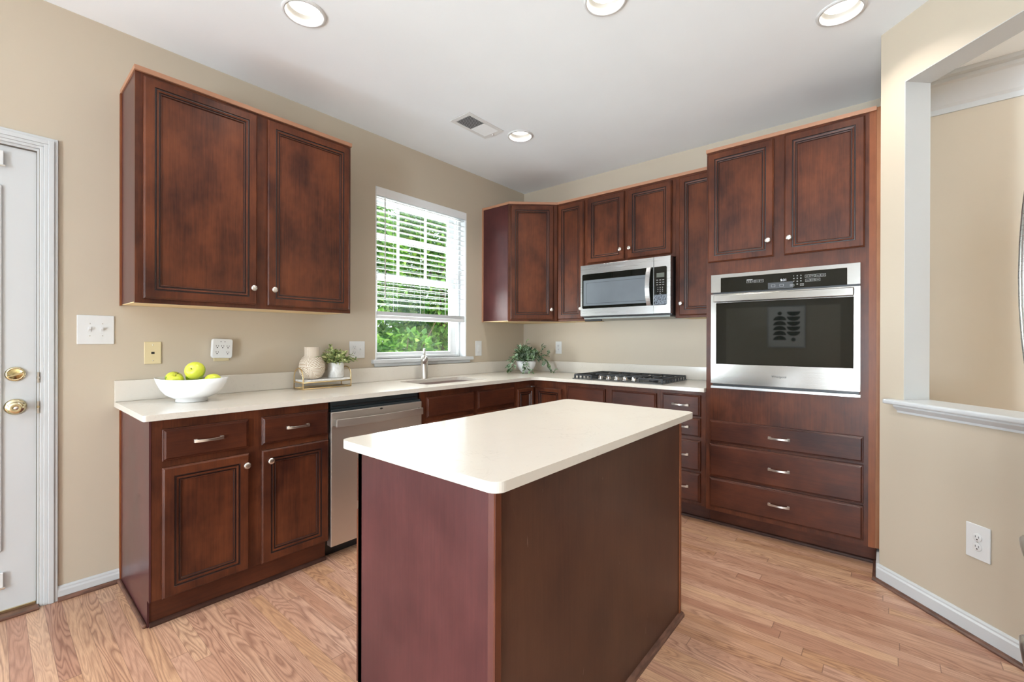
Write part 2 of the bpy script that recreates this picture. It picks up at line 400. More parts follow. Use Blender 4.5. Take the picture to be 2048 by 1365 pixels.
# ------------------------------------------------------------------ the room
H = 2.795
def wall_cells(mb, xs, zs, holes, y0, y1, mat):
    # one solid slab with rectangular holes: front, back and reveal faces
    xs = sorted(set(xs)); zs = sorted(set(zs))
    def solid(i, k):
        if i < 0 or k < 0 or i >= len(xs)-1 or k >= len(zs)-1: return False
        cx, cz = (xs[i]+xs[i+1])/2, (zs[k]+zs[k+1])/2
        return not any(a < cx < b and c < cz < d for a, b, c, d in holes)
    for i in range(len(xs)-1):
        for k in range(len(zs)-1):
            if not solid(i, k): continue
            a, b, c, d = xs[i], xs[i+1], zs[k], zs[k+1]
            mb.add([(a, y0, c), (b, y0, c), (b, y0, d), (a, y0, d)], [(0, 1, 2, 3)], mat)
            mb.add([(a, y1, c), (a, y1, d), (b, y1, d), (b, y1, c)], [(0, 1, 2, 3)], mat)
            if not solid(i-1, k): mb.add([(a, y0, c), (a, y0, d), (a, y1, d), (a, y1, c)], [(0, 1, 2, 3)], mat)
            if not solid(i+1, k): mb.add([(b, y0, c), (b, y1, c), (b, y1, d), (b, y0, d)], [(0, 1, 2, 3)], mat)
            if not solid(i, k-1): mb.add([(a, y0, c), (a, y1, c), (b, y1, c), (b, y0, c)], [(0, 1, 2, 3)], mat)
            if not solid(i, k+1): mb.add([(a, y0, d), (b, y0, d), (b, y1, d), (a, y1, d)], [(0, 1, 2, 3)], mat)
    return mb
def wall(name, x0, x1, holes, run, y0=0, y1=.15, z0=0, z1=H, mat='wall'):
    mb = MB(); wall_cells(mb, [x0, x1]+[h[0] for h in holes]+[h[1] for h in holes], [z0, z1]+[h[2] for h in holes]+[h[3] for h in holes], holes, y0, y1, mat)
    return obj(name, mb, run=run, kind='structure')
DOOR = (-4.48, -3.560, 0, 2.105); WIN = (-1.805, -.848, 1.08, 2.405); PAT = (-7.4, -6.2, .12, 2.3)
wall('wall_left', -8.15, .15, [DOOR, WIN, PAT], 'W')
wall('wall_back', 0, 7.0, [], 'B')
mb = MB(); wall_cells(mb, [0, 1.45, .128, 1.28], [0, .930, 2.487, H], [(.128, 1.28, .930, 2.487)], 0, .131, 'wall')
obj('wall_right', mb, run='D', kind='structure')
obj('wall_right', MB().box(-.757, 0, -3.08, -2.949, 0, H, 'wall'), kind='structure')
wall('wall_front', 0, 6.35, [], 'I', 3.94, 4.07).matrix_world = frame((-1.70, 0, 0), PI)
wall('wall_rear', -7.0, 0, [(-3.75, -2.75, .35, 2.35), (-6.3, -4.7, .35, 2.2)], 'R', 0, .15).matrix_world = frame((-8.0, 0, 0), PI/2)
wall('wall_dining', -8.15, .15, [], 'W', -7.15, -7.0)
obj('floor', MB().box(-8.15, .15, -7.15, .15, -.1, 0, 'floor'), kind='structure')


def strip(name, run, x0, x1, prof, mat, kind='structure', parent=None, **kw):
    # prof: points (y, z), swept along x
    n = len(prof); mb = MB()
    vs = [(x0, y, z) for y, z in prof]+[(x1, y, z) for y, z in prof]
    fs = [tuple(range(n)), tuple(range(n, 2*n))[::-1]]+[(i, n+i, n+(i+1) % n, (i+1) % n) for i in range(n)]
    mb.add(vs, fs, mat)
    return obj(name, mb, parent, run=run, kind=kind if parent is None else None, **kw)
BB = lambda h: [(0, 0), (-.014, 0), (-.014, h-.022), (-.010, h-.014), (-.010, h-.007), (-.004, h), (0, h)]
SH = lambda y0: [(y0, 0), (y0-.016, 0), (y0-.016, .006), (y0-.012, .013), (y0-.006, .017), (y0, .018)]
strip('baseboard_left', 'W', -3.500, -3.278, BB(.066), 'trim')
strip('trim_1', 'W', -3.500, -3.278, SH(-.014), 'shoe')
strip('baseboard_right', 'D', -.004, 1.40, BB(.089), 'trim')
strip('trim_2', 'D', -.012, 1.40, SH(-.014), 'shoe')
obj('trim_8', MB().box(-.764, -.532, -2.936, -2.921, 0, .017, 'shoe'), kind='structure', bevel=.004)
mb = MB(); mb.box(-.757, -.535, -2.949, -2.936, 0, .089, 'trim')
obj('baseboard_stub', mb, kind='structure')
# pass-through: jamb lining, soffit, sill with nosing
obj('trim_3', MB().box(.128, .131, -.0005, .1315, .945, 2.487, 'jamb'), run='D', kind='structure')
obj('trim_4', MB().box(.131, 1.28, -.0005, .1315, 2.484, 2.487, 'jamb'), run='D', kind='structure')
mb = MB(); mb.box(.060, 1.34, -.050, .150, .921, .945, 'trim'); mb2 = MB()
sill = obj('trim_5', mb, run='D', kind='structure', bevel=.008, seg=3)
strip('trim_6', 'D', .105, 1.30, [(0, .921), (-.034, .921), (-.034, .912), (-.026, .904), (-.020, .898), (-.012, .892), (-.012, .882), (0, .880)], 'trim')
# crown moulding of the dining room
strip('trim_7', 'B', 3.081, 6.99, [(0, 2.595), (-.012, 2.595), (-.014, 2.625), (-.028, 2.64), (-.085, 2.735), (-.100, 2.745), (-.100, 2.765), (-.125, 2.772), (-.125, H), (0, H)], 'trim')
# outdoors
obj('ground', MB().box(-14, 14, .16, 26, -.35, -.3, 'grass'), kind='structure')

# ------------------------------------------------------------------ window over the sink
win = thing('window_1', None, None, 'W', (-1.33, 0, 1.08), kind='structure')
x0, x1, z0, z1 = WIN
mb = MB()
mb.box(x0, x0+.012, .001, .15, z0, z1, 'vinyl'); mb.box(x1-.012, x1, .001, .15, z0, z1, 'vinyl'); mb.box(x0, x1, .001, .15, z1-.012, z1, 'vinyl')
obj('window_reveal', mb, win)
mb = MB()
for a, b in ((x0+.012, x0+.045), (x1-.055, x1-.012)): mb.box(a, b, .085, .15, z0, z1-.012, 'vinyl')
mb.box(x0+.012, x1-.012, .085, .15, z1-.045, z1-.012, 'vinyl'); mb.box(x0+.012, x1-.012, .080, .15, z0, z0+.022, 'vinyl')
mb.box(x1-.045, x1-.020, .070, .085, z0, z1-.012, 'vinyl')
obj('window_frame', mb, win, bevel=.003)
def sash(zb, zt, y, muntin):
    mb = MB(); a, b = x0+.045, x1-.055
    mb.box(a, a+.03, y, y+.03, zb, zt, 'vinyl'); mb.box(b-.063, b, y, y+.03, zb, zt, 'vinyl')
    mb.box(a+.03, b-.063, y+.0005, y+.0295, zb, zb+(.030 if not muntin else .045), 'vinyl'); mb.box(a+.03, b-.063, y+.0005, y+.0295, zt-.045, zt, 'vinyl')
    if muntin:
        for xx in (-1.508, -1.222): mb.box(xx-.011, xx+.011, y+.008, y+.022, zb+.01, zt-.01, 'vinyl')
        mb.box(a, b, y+.0075, y+.0225, 2.045, 2.072, 'vinyl')
    o = obj('sash', mb, win, bevel=.003)
    obj('pane', MB().box(a, b, y+.013, y+.017, zb, zt, 'glass'), o)
sash(1.715, 2.362, .115, True); sash(1.100, 1.760, .088, False)
mb = MB(); mb.box(-1.838, -.782, -.035, .085, 1.050, 1.080, 'trim'); mb.box(-1.815, -.805, -.012, 0, 1.024, 1.050, 'trim')
obj('window_sill', mb, win, bevel=.005)
# blind
bl = thing('window_blind', 'white horizontal slatted blind lowered halfway over the sink window', 'blind', 'W', (-1.33, 0, 1.395))
obj('valance', MB().box(x0+.003, x1-.003, -.004, .010, 2.338, 2.402, 'blind'), bl, bevel=.002)
obj('head_rail', MB().box(x0+.016, x1-.016, .012, .060, 2.345, 2.385, 'blind'), bl)
mb = MB(); zz = 2.325
while zz > 1.475:
    t = math.radians(4)
    mb.box(-.463, .463, -.025, .025, -.0014, .0014, 'blind', Matrix.Translation(((x0+x1)/2, .036, zz)) @ Matrix.Rotation(t, 4, 'X')); zz -= .0450
for k in range(6): mb.box(x0+.016, x1-.016, .011, .061, 1.424+k*.0048, 1.4268+k*.0048, 'blind')
obj('slats', mb, bl)
obj('bottom_rail', MB().box(x0+.016, x1-.016, .008, .064, 1.394, 1.421, 'blind'), bl, bevel=.005)
mb = MB()
for xx in (-1.60, -1.33, -1.05):
    for yy in (.010, .062): mb.cyl((xx, yy, 1.42), (xx, yy, 2.35), .0009, 'blind', 5)
obj('ladder_cords', mb, bl)
mb = MB(); mb.cyl((-1.725, -.012, 1.575), (-1.725, -.008, 2.33), .0045, 'quiet_white', 8); mb.cyl((-1.725, -.012, 1.55), (-1.725, -.012, 1.580), .006, 'quiet_white', 8)
obj('tilt_wand', mb, bl)
mb = MB(); mb.cyl((-.92, .0, 1.85), (-.92, .004, 2.34), .0012, 'blind', 5); mb.lathe([(.002, 0), (.006, .006), (.004, .03)], 'blind', 8, Matrix.Translation((-.92, 0, 1.83)))
obj('lift_cord', mb, bl)

# windows, dining one added for light, and art print on the rear wall
RUN['T'] = frame((-1.70, -3.94, 0), PI)
for nm, run, (a, b, c, d) in (('window_2', 'W', PAT), ('window_3', 'R', (-3.75, -2.75, .35, 2.35)), ('added_dining_window', 'R', (-6.3, -4.7, .35, 2.2))):  # last one is unseen, added so light reaches the dining room
    RUN['S'] = frame((0, -7.15, 0), 0)
    wn_ = thing(nm, None, None, run, ((a+b)/2, 0, c), kind='structure')
    mb = MB()
    for p, q in ((a, a+.05), (b-.05, b), ((a+b)/2-.02, (a+b)/2+.02)): mb.box(p, q, .06, .11, c, d, 'vinyl')
    for p, q in ((c, c+.05), (d-.05, d)): mb.box(a, b, .06, .11, p, q, 'vinyl')
    f_ = obj('window_frame', mb, wn_)
    obj('pane', MB().box(a, b, .083, .087, c, d, 'glass'), f_)
    yy = -.012 if run != 'S' else .15
    mb = MB()
    for p, q in ((a-.06, a), (b, b+.06)): mb.box(p, q, yy, yy+.012, c-.06, d+.06, 'trim')
    for p, q in ((c-.06, c), (d, d+.06)): mb.box(a, b, yy, yy+.012, p, q, 'trim')
    obj('window_casing', mb, wn_)
ap = thing('framed_art_print', 'white framed abstract print of dark half discs, seen reflected in the oven glass', 'picture', 'R', (-1.40, 0, 1.10))
mb = MB(); a, b, c, d = -1.73, -1.07, 1.095, 1.940
mb.box(a, a+.02, -.025, -.001, c, d, 'trim'); mb.box(b-.02, b, -.025, -.001, c, d, 'trim'); mb.box(a+.02, b-.02, -.025, -.001, c, c+.02, 'trim'); mb.box(a+.02, b-.02, -.025, -.001, d-.02, d, 'trim')
obj('picture_frame', mb, ap)
obj('paper', MB().box(a+.02, b-.02, -.014, -.002, c+.02, d-.02, 'art_paper'), ap)
mb = MB()
def halfdisc(cx, cz, rx, rz, up):
    pts = [(cx+rx*math.cos(PI*k/12), cz+(rz if up else -rz)*math.sin(PI*k/12)) for k in range(13)]
    mb.add([(x, -.0145, z) for x, z in pts]+[(x, -.0155, z) for x, z in pts], [tuple(range(13, 26)), tuple(range(13))]+[(i, (i+1) % 13, 13+(i+1) % 13, 13+i) for i in range(13)], 'black')
for k in range(5): halfdisc(-1.29, 1.25+k*.100, .115, .088, True); halfdisc(-1.53, 1.42+k*.100, .115, .088, False)
mb.ell((-1.29, -.0145, 1.79), (.038, .001, .038), 'black'); mb.ell((-1.53, -.0145, 1.26), (.038, .001, .038), 'black')
obj('printed_shapes', mb, ap)

# ------------------------------------------------------------------ exterior door
dr = thing('door_1', None, None, 'W', (-4.02, 0, 0), kind='structure')
mb = MB(); x0, x1 = -4.470, -3.569
lite = (-4.34, -3.684, .30, 1.90)
wall_cells(mb, [x0, x1, lite[0], lite[1]], [.012, 2.088, lite[2], lite[3]], [lite], .012, .056, 'trim')
leaf = obj('door_leaf', mb, dr)
mb = MB(); a, b, c, d = lite
for p, q, r_, s_ in ((a-.012, a+.03, c-.012, d+.012), (b-.03, b+.012, c-.012, d+.012), (a, b, c-.012, c+.03), (a, b, d-.03, d+.012)): mb.box(p, q, .002, .013, r_, s_, 'trim')
obj('glass_surround', mb, leaf, bevel=.006, seg=3)
obj('pane', MB().box(a, b, .030, .036, c, d, 'glass'), leaf)
mb = MB(); mb.box(x0, x1, .006, .014, .012, .026, 'brass'); obj('door_sweep', mb, leaf, bevel=.002)
def casing_prof(): return [(0, 0), (.010, 0), (.014, .006), (.014, .018), (.018, .022), (.018, .044), (.010, .050), (.010, .058), (0, .058)]
mb = MB()
def casing(xi, xo, zt):
    # stepped board, inner edge xi, outer xo
    n = 1 if xo > xi else -1
    for w0, w1, th in ((0, .012, .012), (.012, .026, .016), (.026, .046, .020), (.046, .058, .014)):
        mb.box(xi+n*w0, xi+n*w1, -th, 0, 0, zt+w1, 'trim')
casing(-3.558, -3.50, 2.103); casing(-4.482, -4.54, 2.103)
for w0, w1, th in ((0, .012, .012), (.012, .026, .016), (.026, .046, .020), (.046, .058, .014)):
    mb.box(-4.482-w1, -3.558+w1, -th+.0005, 0, 2.103+w0, 2.103+w1, 'trim')
obj('door_casing', mb, dr, bevel=.002)
mb = MB(); mb.box(-3.5665, -3.559, -.0, .15, 0, 2.104, 'trim'); mb.box(-4.481, -4.472, 0, .15, 0, 2.104, 'trim'); mb.box(-4.472, -3.5665, 0, .15, 2.092, 2.104, 'trim')
obj('door_jamb', mb, dr)
mb = MB(); mb.box(-4.47, -3.560, -.045, .15, .0, .012, 'shoe'); obj('threshold', mb, dr, bevel=.004)
mb = MB(); mb.box(-3.5660, -3.5600, -.016, .01, 1.030, 1.078, 'nickel'); mb.box(-3.5668, -3.5590, -.017, .0, 1.047, 1.057, 'chrome'); obj('strike_plate', mb, dr)
mb = MB(); mb.box(-3.5660, -3.5600, -.016, .01, .890, .945, 'nickel'); mb.box(-3.5668, -3.5590, -.017, .0, .915, .924, 'brass'); obj('strike_plate', mb, dr)
mb = MB(); mb.box(-3.5688, -3.5600, .003, .010, .012, 2.095, M['gap_shade']); mb.box(x0, -3.5600, .003, .010, 2.0885, 2.0965, M['gap_shade']); obj('gap_shade_strip', mb, dr)  # dark strip standing in for the shade in the door gap
TY = lambda x, y, z: Matrix.Translation((x, y, z)) @ Matrix.Rotation(PI/2, 4, 'X')
mb = MB(); mb.lathe([(.033, -.0), (.033, .004), (.029, .009), (.024, .010), (.022, .007), (.0, .007)], 'brass', 32, TY(-3.632, .012, 1.072))
mb.box(-.021, .021, -.003, .003, 0, .022, 'brass', TY(-3.632, .006, 1.070) @ Matrix.Rotation(math.radians(20), 4, 'Z'))
obj('deadbolt', mb, leaf)
mb = MB(); mb.lathe([(.036, 0), (.036, .004), (.030, .010), (.018, .013), (.013, .020), (.013, .034), (.022, .042), (.0275, .052), (.0275, .062), (.022, .068), (.014, .070), (.008, .068), (0, .068)], 'brass', 32, TY(-3.632, .012, .925))
kn_ = obj('door_knob', mb, leaf)
mb = MB(); mb.lathe([(.007, .066), (.007, .072), (0, .072)], 'nickel', 12, TY(-3.632, .012, .925)); obj('thumb_turn', mb, kn_)
for zc in (2.02, .155):
    mb = MB(); mb.box(-3.70, -3.668, -.006, .012, zc-.022, zc+.040, 'plastic_white'); mb.box(-3.69, -3.662, -.009, -.004, zc-.030, zc-.022, 'nickel')
    obj('shade_bracket', mb, leaf, bevel=.002)

# ------------------------------------------------------------------ cabinet parts
def door_mb(x0, x1, z0, z1, yf, frame_w=.052, mat='wood'):
    """raised frame, mitred groove moulding and flat centre panel; yf = face the door sits on"""
    g = 'glaze'; y = yf
    prof = [(0, y), (0, y-.014), (.005, y-.018), (.007, y-.021), (frame_w-.012, y-.021), (frame_w-.010, y-.017), (frame_w-.006, y-.017), (frame_w-.004, y-.020),
            (frame_w+.004, y-.018), (frame_w+.006, y-.0135), (frame_w+.009, y-.0135), (frame_w+.011, y-.016), (frame_w+.014, y-.015), (frame_w+.016, y-.010)]
    mats = [mat, mat, mat, mat, g, g, g, mat, g, g, g, mat, g]
    mb = MB(); mb.rings(x0, x1, z0, z1, prof, mats, capmat=mat); return mb
def drawer_mb(x0, x1, z0, z1, yf, mat='wood_h'):
    y = yf
    return MB().rings(x0, x1, z0, z1, [(0, y), (0, y-.012), (.003, y-.0145), (.0055, y-.0145), (.012, y-.021)], [mat, mat, mat, mat], capmat=mat)
def knob_mb(x, y, z, r=.0155):
    mb = MB(); tf = TY(x, y, z)
    mb.lathe([(.008, 0), (.006, .004), (.0055, .012), (.012, .016), (r, .020), (r, .024), (r*.8, .0275), (0, .0285)], 'nickel', 20, tf)
    for k in (-.006, 0, .006): mb.box(-.0011+k, .0011+k, -.010, .010, .0275, .0292, 'nickel', tf @ Matrix.Rotation(.6, 4, 'Z'))
    return mb
def pull_mb(xc, y, z, L=.115):
    mb = MB(); n = 14; h = L/2
    for s_ in (-1, 1):
        mb.box(xc+s_*(h-.014), xc+s_*h, y-.007, y-.001, z-.0075, z+.0075, 'nickel')
        mb.box(xc+s_*(h-.012), xc+s_*(h-.004), y-.016, y-.004, z-.005, z+.005, 'nickel')
    loops = []
    for i in range(n+1):
        u = -1+2*i/n; yy = y-.010-.014*(1-u*u); hh = .0052+.0022*u*u
        loops.append([(xc+u*h, yy, z-hh), (xc+u*h, yy, z+hh), (xc+u*h, yy-.0045, z+hh), (xc+u*h, yy-.0045, z-hh)])
    vs = [p for l in loops for p in l]; fs = [(0, 1, 2, 3), tuple(4*n+k for k in (3, 2, 1, 0))]
    for i in range(n):
        for k in range(4): fs.append((4*i+k, 4*i+(k+1) % 4, 4*i+4+(k+1) % 4, 4*i+4+k))
    mb.add(vs, fs, 'nickel'); return mb
def add_door(parent, x0, x1, z0, z1, yf, knob=None, mat='wood', fw=.052):
    d = obj('door', door_mb(x0, x1, z0, z1, yf, fw, mat), parent)
    if knob: obj('knob', knob_mb(knob[0], yf-.020, knob[1]), d)
    return d
def add_drawer(parent, x0, x1, z0, z1, yf, pull=True, name='drawer'):
    d = obj(name, drawer_mb(x0, x1, z0, z1, yf), parent)
    if pull: obj('handle', pull_mb((x0+x1)/2, yf-.020, (z0+z1)/2+.002), d, bevel=.0008)
    return d
def upper(name, label, run, x0, x1, z0, z1, doors, depth=.31, trim=True, side=(False, False), group='stained cherry wall cabinets', scribe=False):
    t = thing(name, label, 'cabinet', run, ((x0+x1)/2, 0, z0), group=group)
    yf = -depth-.02
    obj('carcass', MB().box(x0+.001, x1-.001, -depth, -.001, z0+.006, z1, 'laminate'), t)
    obj('face_frame', MB().box(x0, x1, yf, -depth, z0, z1, 'wood'), t, bevel=.001)
    obj('underside', MB().box(x0+.004, x1-.004, -depth+.001, -.003, z0+.003, z0+.007, 'birch'), t, label='pale unfinished underside')
    if trim: obj('top_trim', MB().box(x0-(.004 if side[0] else 0), x1+(.004 if side[1] else 0), yf-.012, -.002, z1, z1+.022, 'light_wood'), t, label='light orange wood top strip')
    if scribe: obj('scribe_moulding', MB().box(x0-.006, x0+.001, -.022, -.001, z0, z1, 'orange_wood'), t)
    for d in doors: add_door(t, *d[:4], yf, d[4])
    return t

# left wall cabinet, two doors
upper('wall_cabinet', 'large two door cherry wall cabinet hanging left of the window above the fruit bowl', 'W', -3.275, -2.199, 1.400, 2.472,
      [(-3.246, -2.760, 1.420, 2.455, (-2.783, 1.508)), (-2.705, -2.214, 1.420, 2.455, (-2.677, 1.508))], side=(True, True), scribe=True)
# corner cabinet
t = thing('corner_wall_cabinet', 'angled single door cherry wall cabinet in the corner right of the window', 'cabinet', 'W', (-.3, -.3, 1.403), group='stained cherry wall cabinets')
poly = [(-.002, -.002), (-.638, -.002), (-.638, -.322), (-.640, -.330), (-.330, -.655), (-.002, -.655)]
mb = MB(); mb.prism(poly[::-1], 1.409, 2.472, 'laminate'); obj('carcass', mb, t)
inv = RUN['K']
def K(mb_):      # from the angled face frame into world coordinates
    r = MB(); r.v = [tuple(inv @ Vector(v)) for v in mb_.v]; r.f = mb_.f; r.mi = mb_.mi; r.ms = mb_.ms; r.sm = mb_.sm; return r
LK = (CA1-CA0).length
obj('face_frame', K(MB().box(0, LK, -.014, .006, 1.403, 2.472, 'wood')), t, bevel=.001)
dk = obj('door', K(door_mb(.022, LK-.036, 1.420, 2.455, -.014)), t); obj('knob', K(knob_mb(LK-.056, -.034, 1.508)), dk)
obj('underside', MB().prism([(x*.995, y*.995) for x, y in poly][::-1], 1.404, 1.409, 'birch'), t, label='pale unfinished underside')
obj('top_trim', MB().prism([(-.002, -.002), (-.644, -.002), (-.644, -.345), (-.338, -.672), (-.002, -.672)][::-1], 2.472, 2.494, 'light_wood'), t, label='light orange wood top strip')
obj('scribe_moulding', MB().box(-.645, -.638, -.018, -.001, 1.403, 2.472, 'light_wood'), t)
# back wall cabinets
upper('wall_cabinet', 'narrow single door cherry wall cabinet between the corner cabinet and the microwave', 'B', .656, .962, 1.403, 2.472, [(.676, .946, 1.420, 2.455, (.928, 1.508))])
upper('wall_cabinet', 'short two door cherry wall cabinet directly above the microwave', 'B', .962, 1.745, 1.872, 2.472,
      [(.982, 1.328, 1.896, 2.455, (1.302, 1.978)), (1.358, 1.718, 1.896, 2.455, (1.382, 1.978))])
upper('wall_cabinet', 'tall single door cherry wall cabinet between the microwave and the oven cabinet', 'B', 1.745, 2.053, 1.403, 2.472, [(1.776, 2.040, 1.420, 2.455, (1.795, 1.508))])

# base cabinets
DEP, YF = .59, -.610
def base(name, label, run, x0, x1, z0, toe_y, group='stained cherry base cabinets', side=None, z1=.888, yback=-.001):
    t = thing(name, label, 'cabinet', run, ((x0+x1)/2, 0, 0), group=group)
    obj('carcass', MB().box(x0+.001, x1-.001, -DEP, yback, z0, z1, 'laminate'), t)
    obj('face_frame', MB().box(x0, x1, YF, -DEP, z0, z1, 'wood'), t, bevel=.001)
    obj('toe_kick', MB().box(x0, x1, toe_y, toe_y+.015, 0, z0, 'wood_h'), t)
    strip('shoe_moulding', run, x0, x1, SH(toe_y), 'shoe_dark', parent=t)
    return t
t = base('base_cabinet', 'two door two drawer cherry base cabinet at the left end of the counter', 'W', -3.268, -2.490, .118, -.575)
mb = MB(); mb.prism([(-.001, 0), (-.580, 0), (-.580, .118), (-.612, .118), (-.612, .888), (-.001, .888)], 0, .007, 'laminate')
r_ = MB(); r_.ms = mb.ms; r_.f = mb.f; r_.mi = mb.mi; r_.sm = mb.sm; r_.v = [(-3.275+z, x, y) for x, y, z in mb.v]
obj('side_panel', r_, t, label='glossy dark red end panel')
obj('scribe_moulding', MB().box(-3.281, -3.274, -.020, -.001, 0, .888, 'orange_wood'), t)
r_ = MB().box(-3.291, -3.275, -.580, -.02, 0, .018, 'shoe'); obj('shoe_moulding', r_, t, bevel=.006)
add_drawer(t, -3.232, -2.897, .708, .845, YF); add_drawer(t, -2.838, -2.496, .708, .845, YF)
add_door(t, -3.232, -2.895, .108+.012, .680, YF, (-2.912, .628)); add_door(t, -2.838, -2.496, .120, .680, YF, (-2.804, .628))
t = base('base_cabinet', 'sink base cabinet under the window with two false drawer fronts', 'W', -1.850, -.880, .118, -.575)
add_drawer(t, -1.812, -1.366, .708, .845, YF, False, 'false_front'); add_drawer(t, -1.327, -.897, .708, .845, YF, False, 'false_front')
add_door(t, -1.812, -1.366, .120, .680, YF, (-1.385, .628)); add_door(t, -1.327, -.897, .120, .680, YF, (-1.308, .628))
# corner base (folding doors)
t = thing('corner_base_cabinet', 'inside corner cherry base cabinet with two doors meeting at a right angle', 'cabinet', 'W', (-.4, -.4, 0), group='stained cherry base cabinets')
mb = MB(); mb.prism([(-.879, -.001), (-.879, -.59), (-.59, -.59), (-.59, -.944), (-.001, -.944), (-.001, -.001)], .118, .888, 'laminate'); obj('carcass', mb, t)
mb = MB(); mb.box(-.879, -.610, -.610, -.59, .118, .888, 'wood'); mb.box(-.610, -.59, -.944, -.610, .118, .888, 'wood'); obj('face_frame', mb, t)
obj('toe_kick', MB().prism([(-.879, -.56), (-.53, -.56), (-.53, -.944), (-.515, -.944), (-.515, -.545), (-.879, -.545)], 0, .118, 'wood_h'), t)
add_door(t, -.860, -.640, .120, .822, YF, None, fw=.042)
tb = MB(); dm = door_mb(.640, .905, .120, .822, YF, .042); tb.v = [tuple(RUN['B'] @ Vector(v)) for v in dm.v]; tb.f = dm.f; tb.mi = dm.mi; tb.ms = dm.ms; tb.sm = dm.sm
obj('door', tb, t)
obj('door_catch', MB().box(-.668, -.635, -.638, -.615, .826, .836, 'nickel'), t)
# cooktop base, drawers
t = base('base_cabinet', 'cherry base cabinet under the cooktop with two false drawer fronts', 'B', .945, 1.742, .118, -.530)
add_drawer(t, .966, 1.308, .712, .852, YF, False, 'false_front'); add_drawer(t, 1.364, 1.716, .712, .852, YF, False, 'false_front')
add_door(t, .966, 1.308, .120, .680, YF, (1.288, .628)); add_door(t, 1.364, 1.716, .120, .680, YF, (1.384, .628))
t = base('base_cabinet', 'narrow four drawer cherry base cabinet left of the oven cabinet', 'B', 1.742, 2.053, .118, -.530)
for a, b in ((.718, .862), (.580, .705), (.352, .556), (.139, .336)): add_drawer(t, 1.760, 2.020, a, b, YF)
# oven tower
t = thing('oven_cabinet', 'tall floor to top cherry cabinet holding the wall oven, three wide drawers below', 'cabinet', 'B', (2.5, 0, 0))
mb = MB(); wall_cells(mb, [2.056, 2.948, 2.10, 2.85], [.109, 2.476, .96, 1.64], [(2.10, 2.85, .96, 1.64)], -.59, -.03, 'laminate'); obj('carcass', mb, t)
mb = MB(); wall_cells(mb, [2.054, 2.900, 2.10, 2.85], [.109, 2.476, .96, 1.64], [(2.10, 2.85, .96, 1.64)], YF, -.59, 'wood'); obj('face_frame', mb, t)
obj('filler', MB().box(2.900, 2.930, YF-.001, -.585, .109, 2.476, 'orange_wood'), t, label='orange brown filler strip')
obj('filler', MB().box(2.930, 2.9475, YF+.004, -.585, .109, 2.496, 'tan_wood'), t, label='light wood filler strip')
obj('top_trim', MB().box(2.052, 2.930, YF-.012, -.002, 2.476, 2.498, 'light_wood'), t, label='light orange wood top strip')
obj('toe_kick', MB().box(2.054, 2.946, -.530, -.515, 0, .109, 'wood_h'), t)
strip('shoe_moulding', 'B', 2.054, 2.946, SH(-.530), 'shoe_dark', parent=t)
add_door(t, 2.066, 2.446, 1.746, 2.462, YF, (2.420, 1.842)); add_door(t, 2.502, 2.882, 1.746, 2.462, YF, (2.530, 1.842))
for a, b in ((.566, .708), (.340, .552), (.139, .329)):
    add_drawer(t, 2.080, 2.880, a, b, YF)

# ------------------------------------------------------------------ worktops
def rounded(pts, rad, seg=6):
    out = []; n = len(pts)
    for i in range(n):
        p = Vector(pts[i]); a = Vector(pts[i-1]); b = Vector(pts[(i+1) % n]); r = rad[i] if isinstance(rad, (list, tuple)) else rad
        if r <= 0: out.append(tuple(p)); continue
        da, db = (a-p).normalized(), (b-p).normalized(); ang = da.angle(db); t_ = r/math.tan(ang/2)
        c = p+(da+db).normalized()*(r/math.sin(ang/2)); s0 = p+da*t_-c; s1 = p+db*t_-c
        a0 = math.atan2(s0.y, s0.x); a1 = math.atan2(s1.y, s1.x); d = (a1-a0+PI) % (2*PI)-PI
        for k in range(seg+1): out.append((c.x+r*math.cos(a0+d*k/seg), c.y+r*math.sin(a0+d*k/seg)))
    return out
def slab(name, outer, holes, z0, z1, mat, bevel=.004, **kw):
    bm = bmesh.new()
    def loop(pts):
        vs = [bm.verts.new((x, y, z1)) for x, y in pts]
        for i in range(len(vs)): bm.edges.new((vs[i], vs[(i+1) % len(vs)]))
    loop(outer); [loop(h) for h in holes]
    bmesh.ops.triangle_fill(bm, edges=bm.edges[:], use_beauty=True)
    r = bmesh.ops.extrude_face_region(bm, geom=bm.faces[:])
    bmesh.ops.translate(bm, verts=[v for v in r['geom'] if isinstance(v, bmesh.types.BMVert)], vec=(0, 0, z0-z1))
    bmesh.ops.recalc_face_normals(bm, faces=bm.faces)
    me = bpy.data.meshes.new(name); bm.to_mesh(me); bm.free(); me.materials.append(M[mat])
    o = bpy.data.objects.new(name, me); C.objects.link(o)
    b = o.modifiers.new('bevel', 'BEVEL'); b.width = bevel; b.segments = 3; b.limit_method = 'ANGLE'; b.angle_limit = .9
    return meta(o, **kw)
SINK = rounded([(-1.70, -.50), (-1.08, -.50), (-1.08, -.15), (-1.70, -.15)], .03)
COOK = [(-.54, -1.72), (-.54, -1.02), (-.10, -1.02), (-.10, -1.72)]
slab('countertop', rounded([(-3.300, -.002), (-3.300, -.645), (-.648, -.645), (-.648, -2.052), (-.002, -2.052), (-.002, -.002)], [0, .012, .06, .004, 0, 0]), [SINK, COOK], .888, .914, 'quartz',
     label='L shaped off white quartz countertop running along both walls with the sink cutout', cat='countertop')
obj('backsplash', MB().box(-3.300, -.002, -.022, -.001, .9145, 1.020, 'quartz'), bevel=.0015, label='low off white quartz backsplash strip under the window wall outlets', cat='backsplash', group='quartz backsplash strips')
obj('backsplash', MB().box(.023, 2.052, -.022, -.001, .9145, 1.020, 'quartz'), run='B', bevel=.0015, label='low off white quartz backsplash strip behind the cooktop', cat='backsplash', group='quartz backsplash strips')
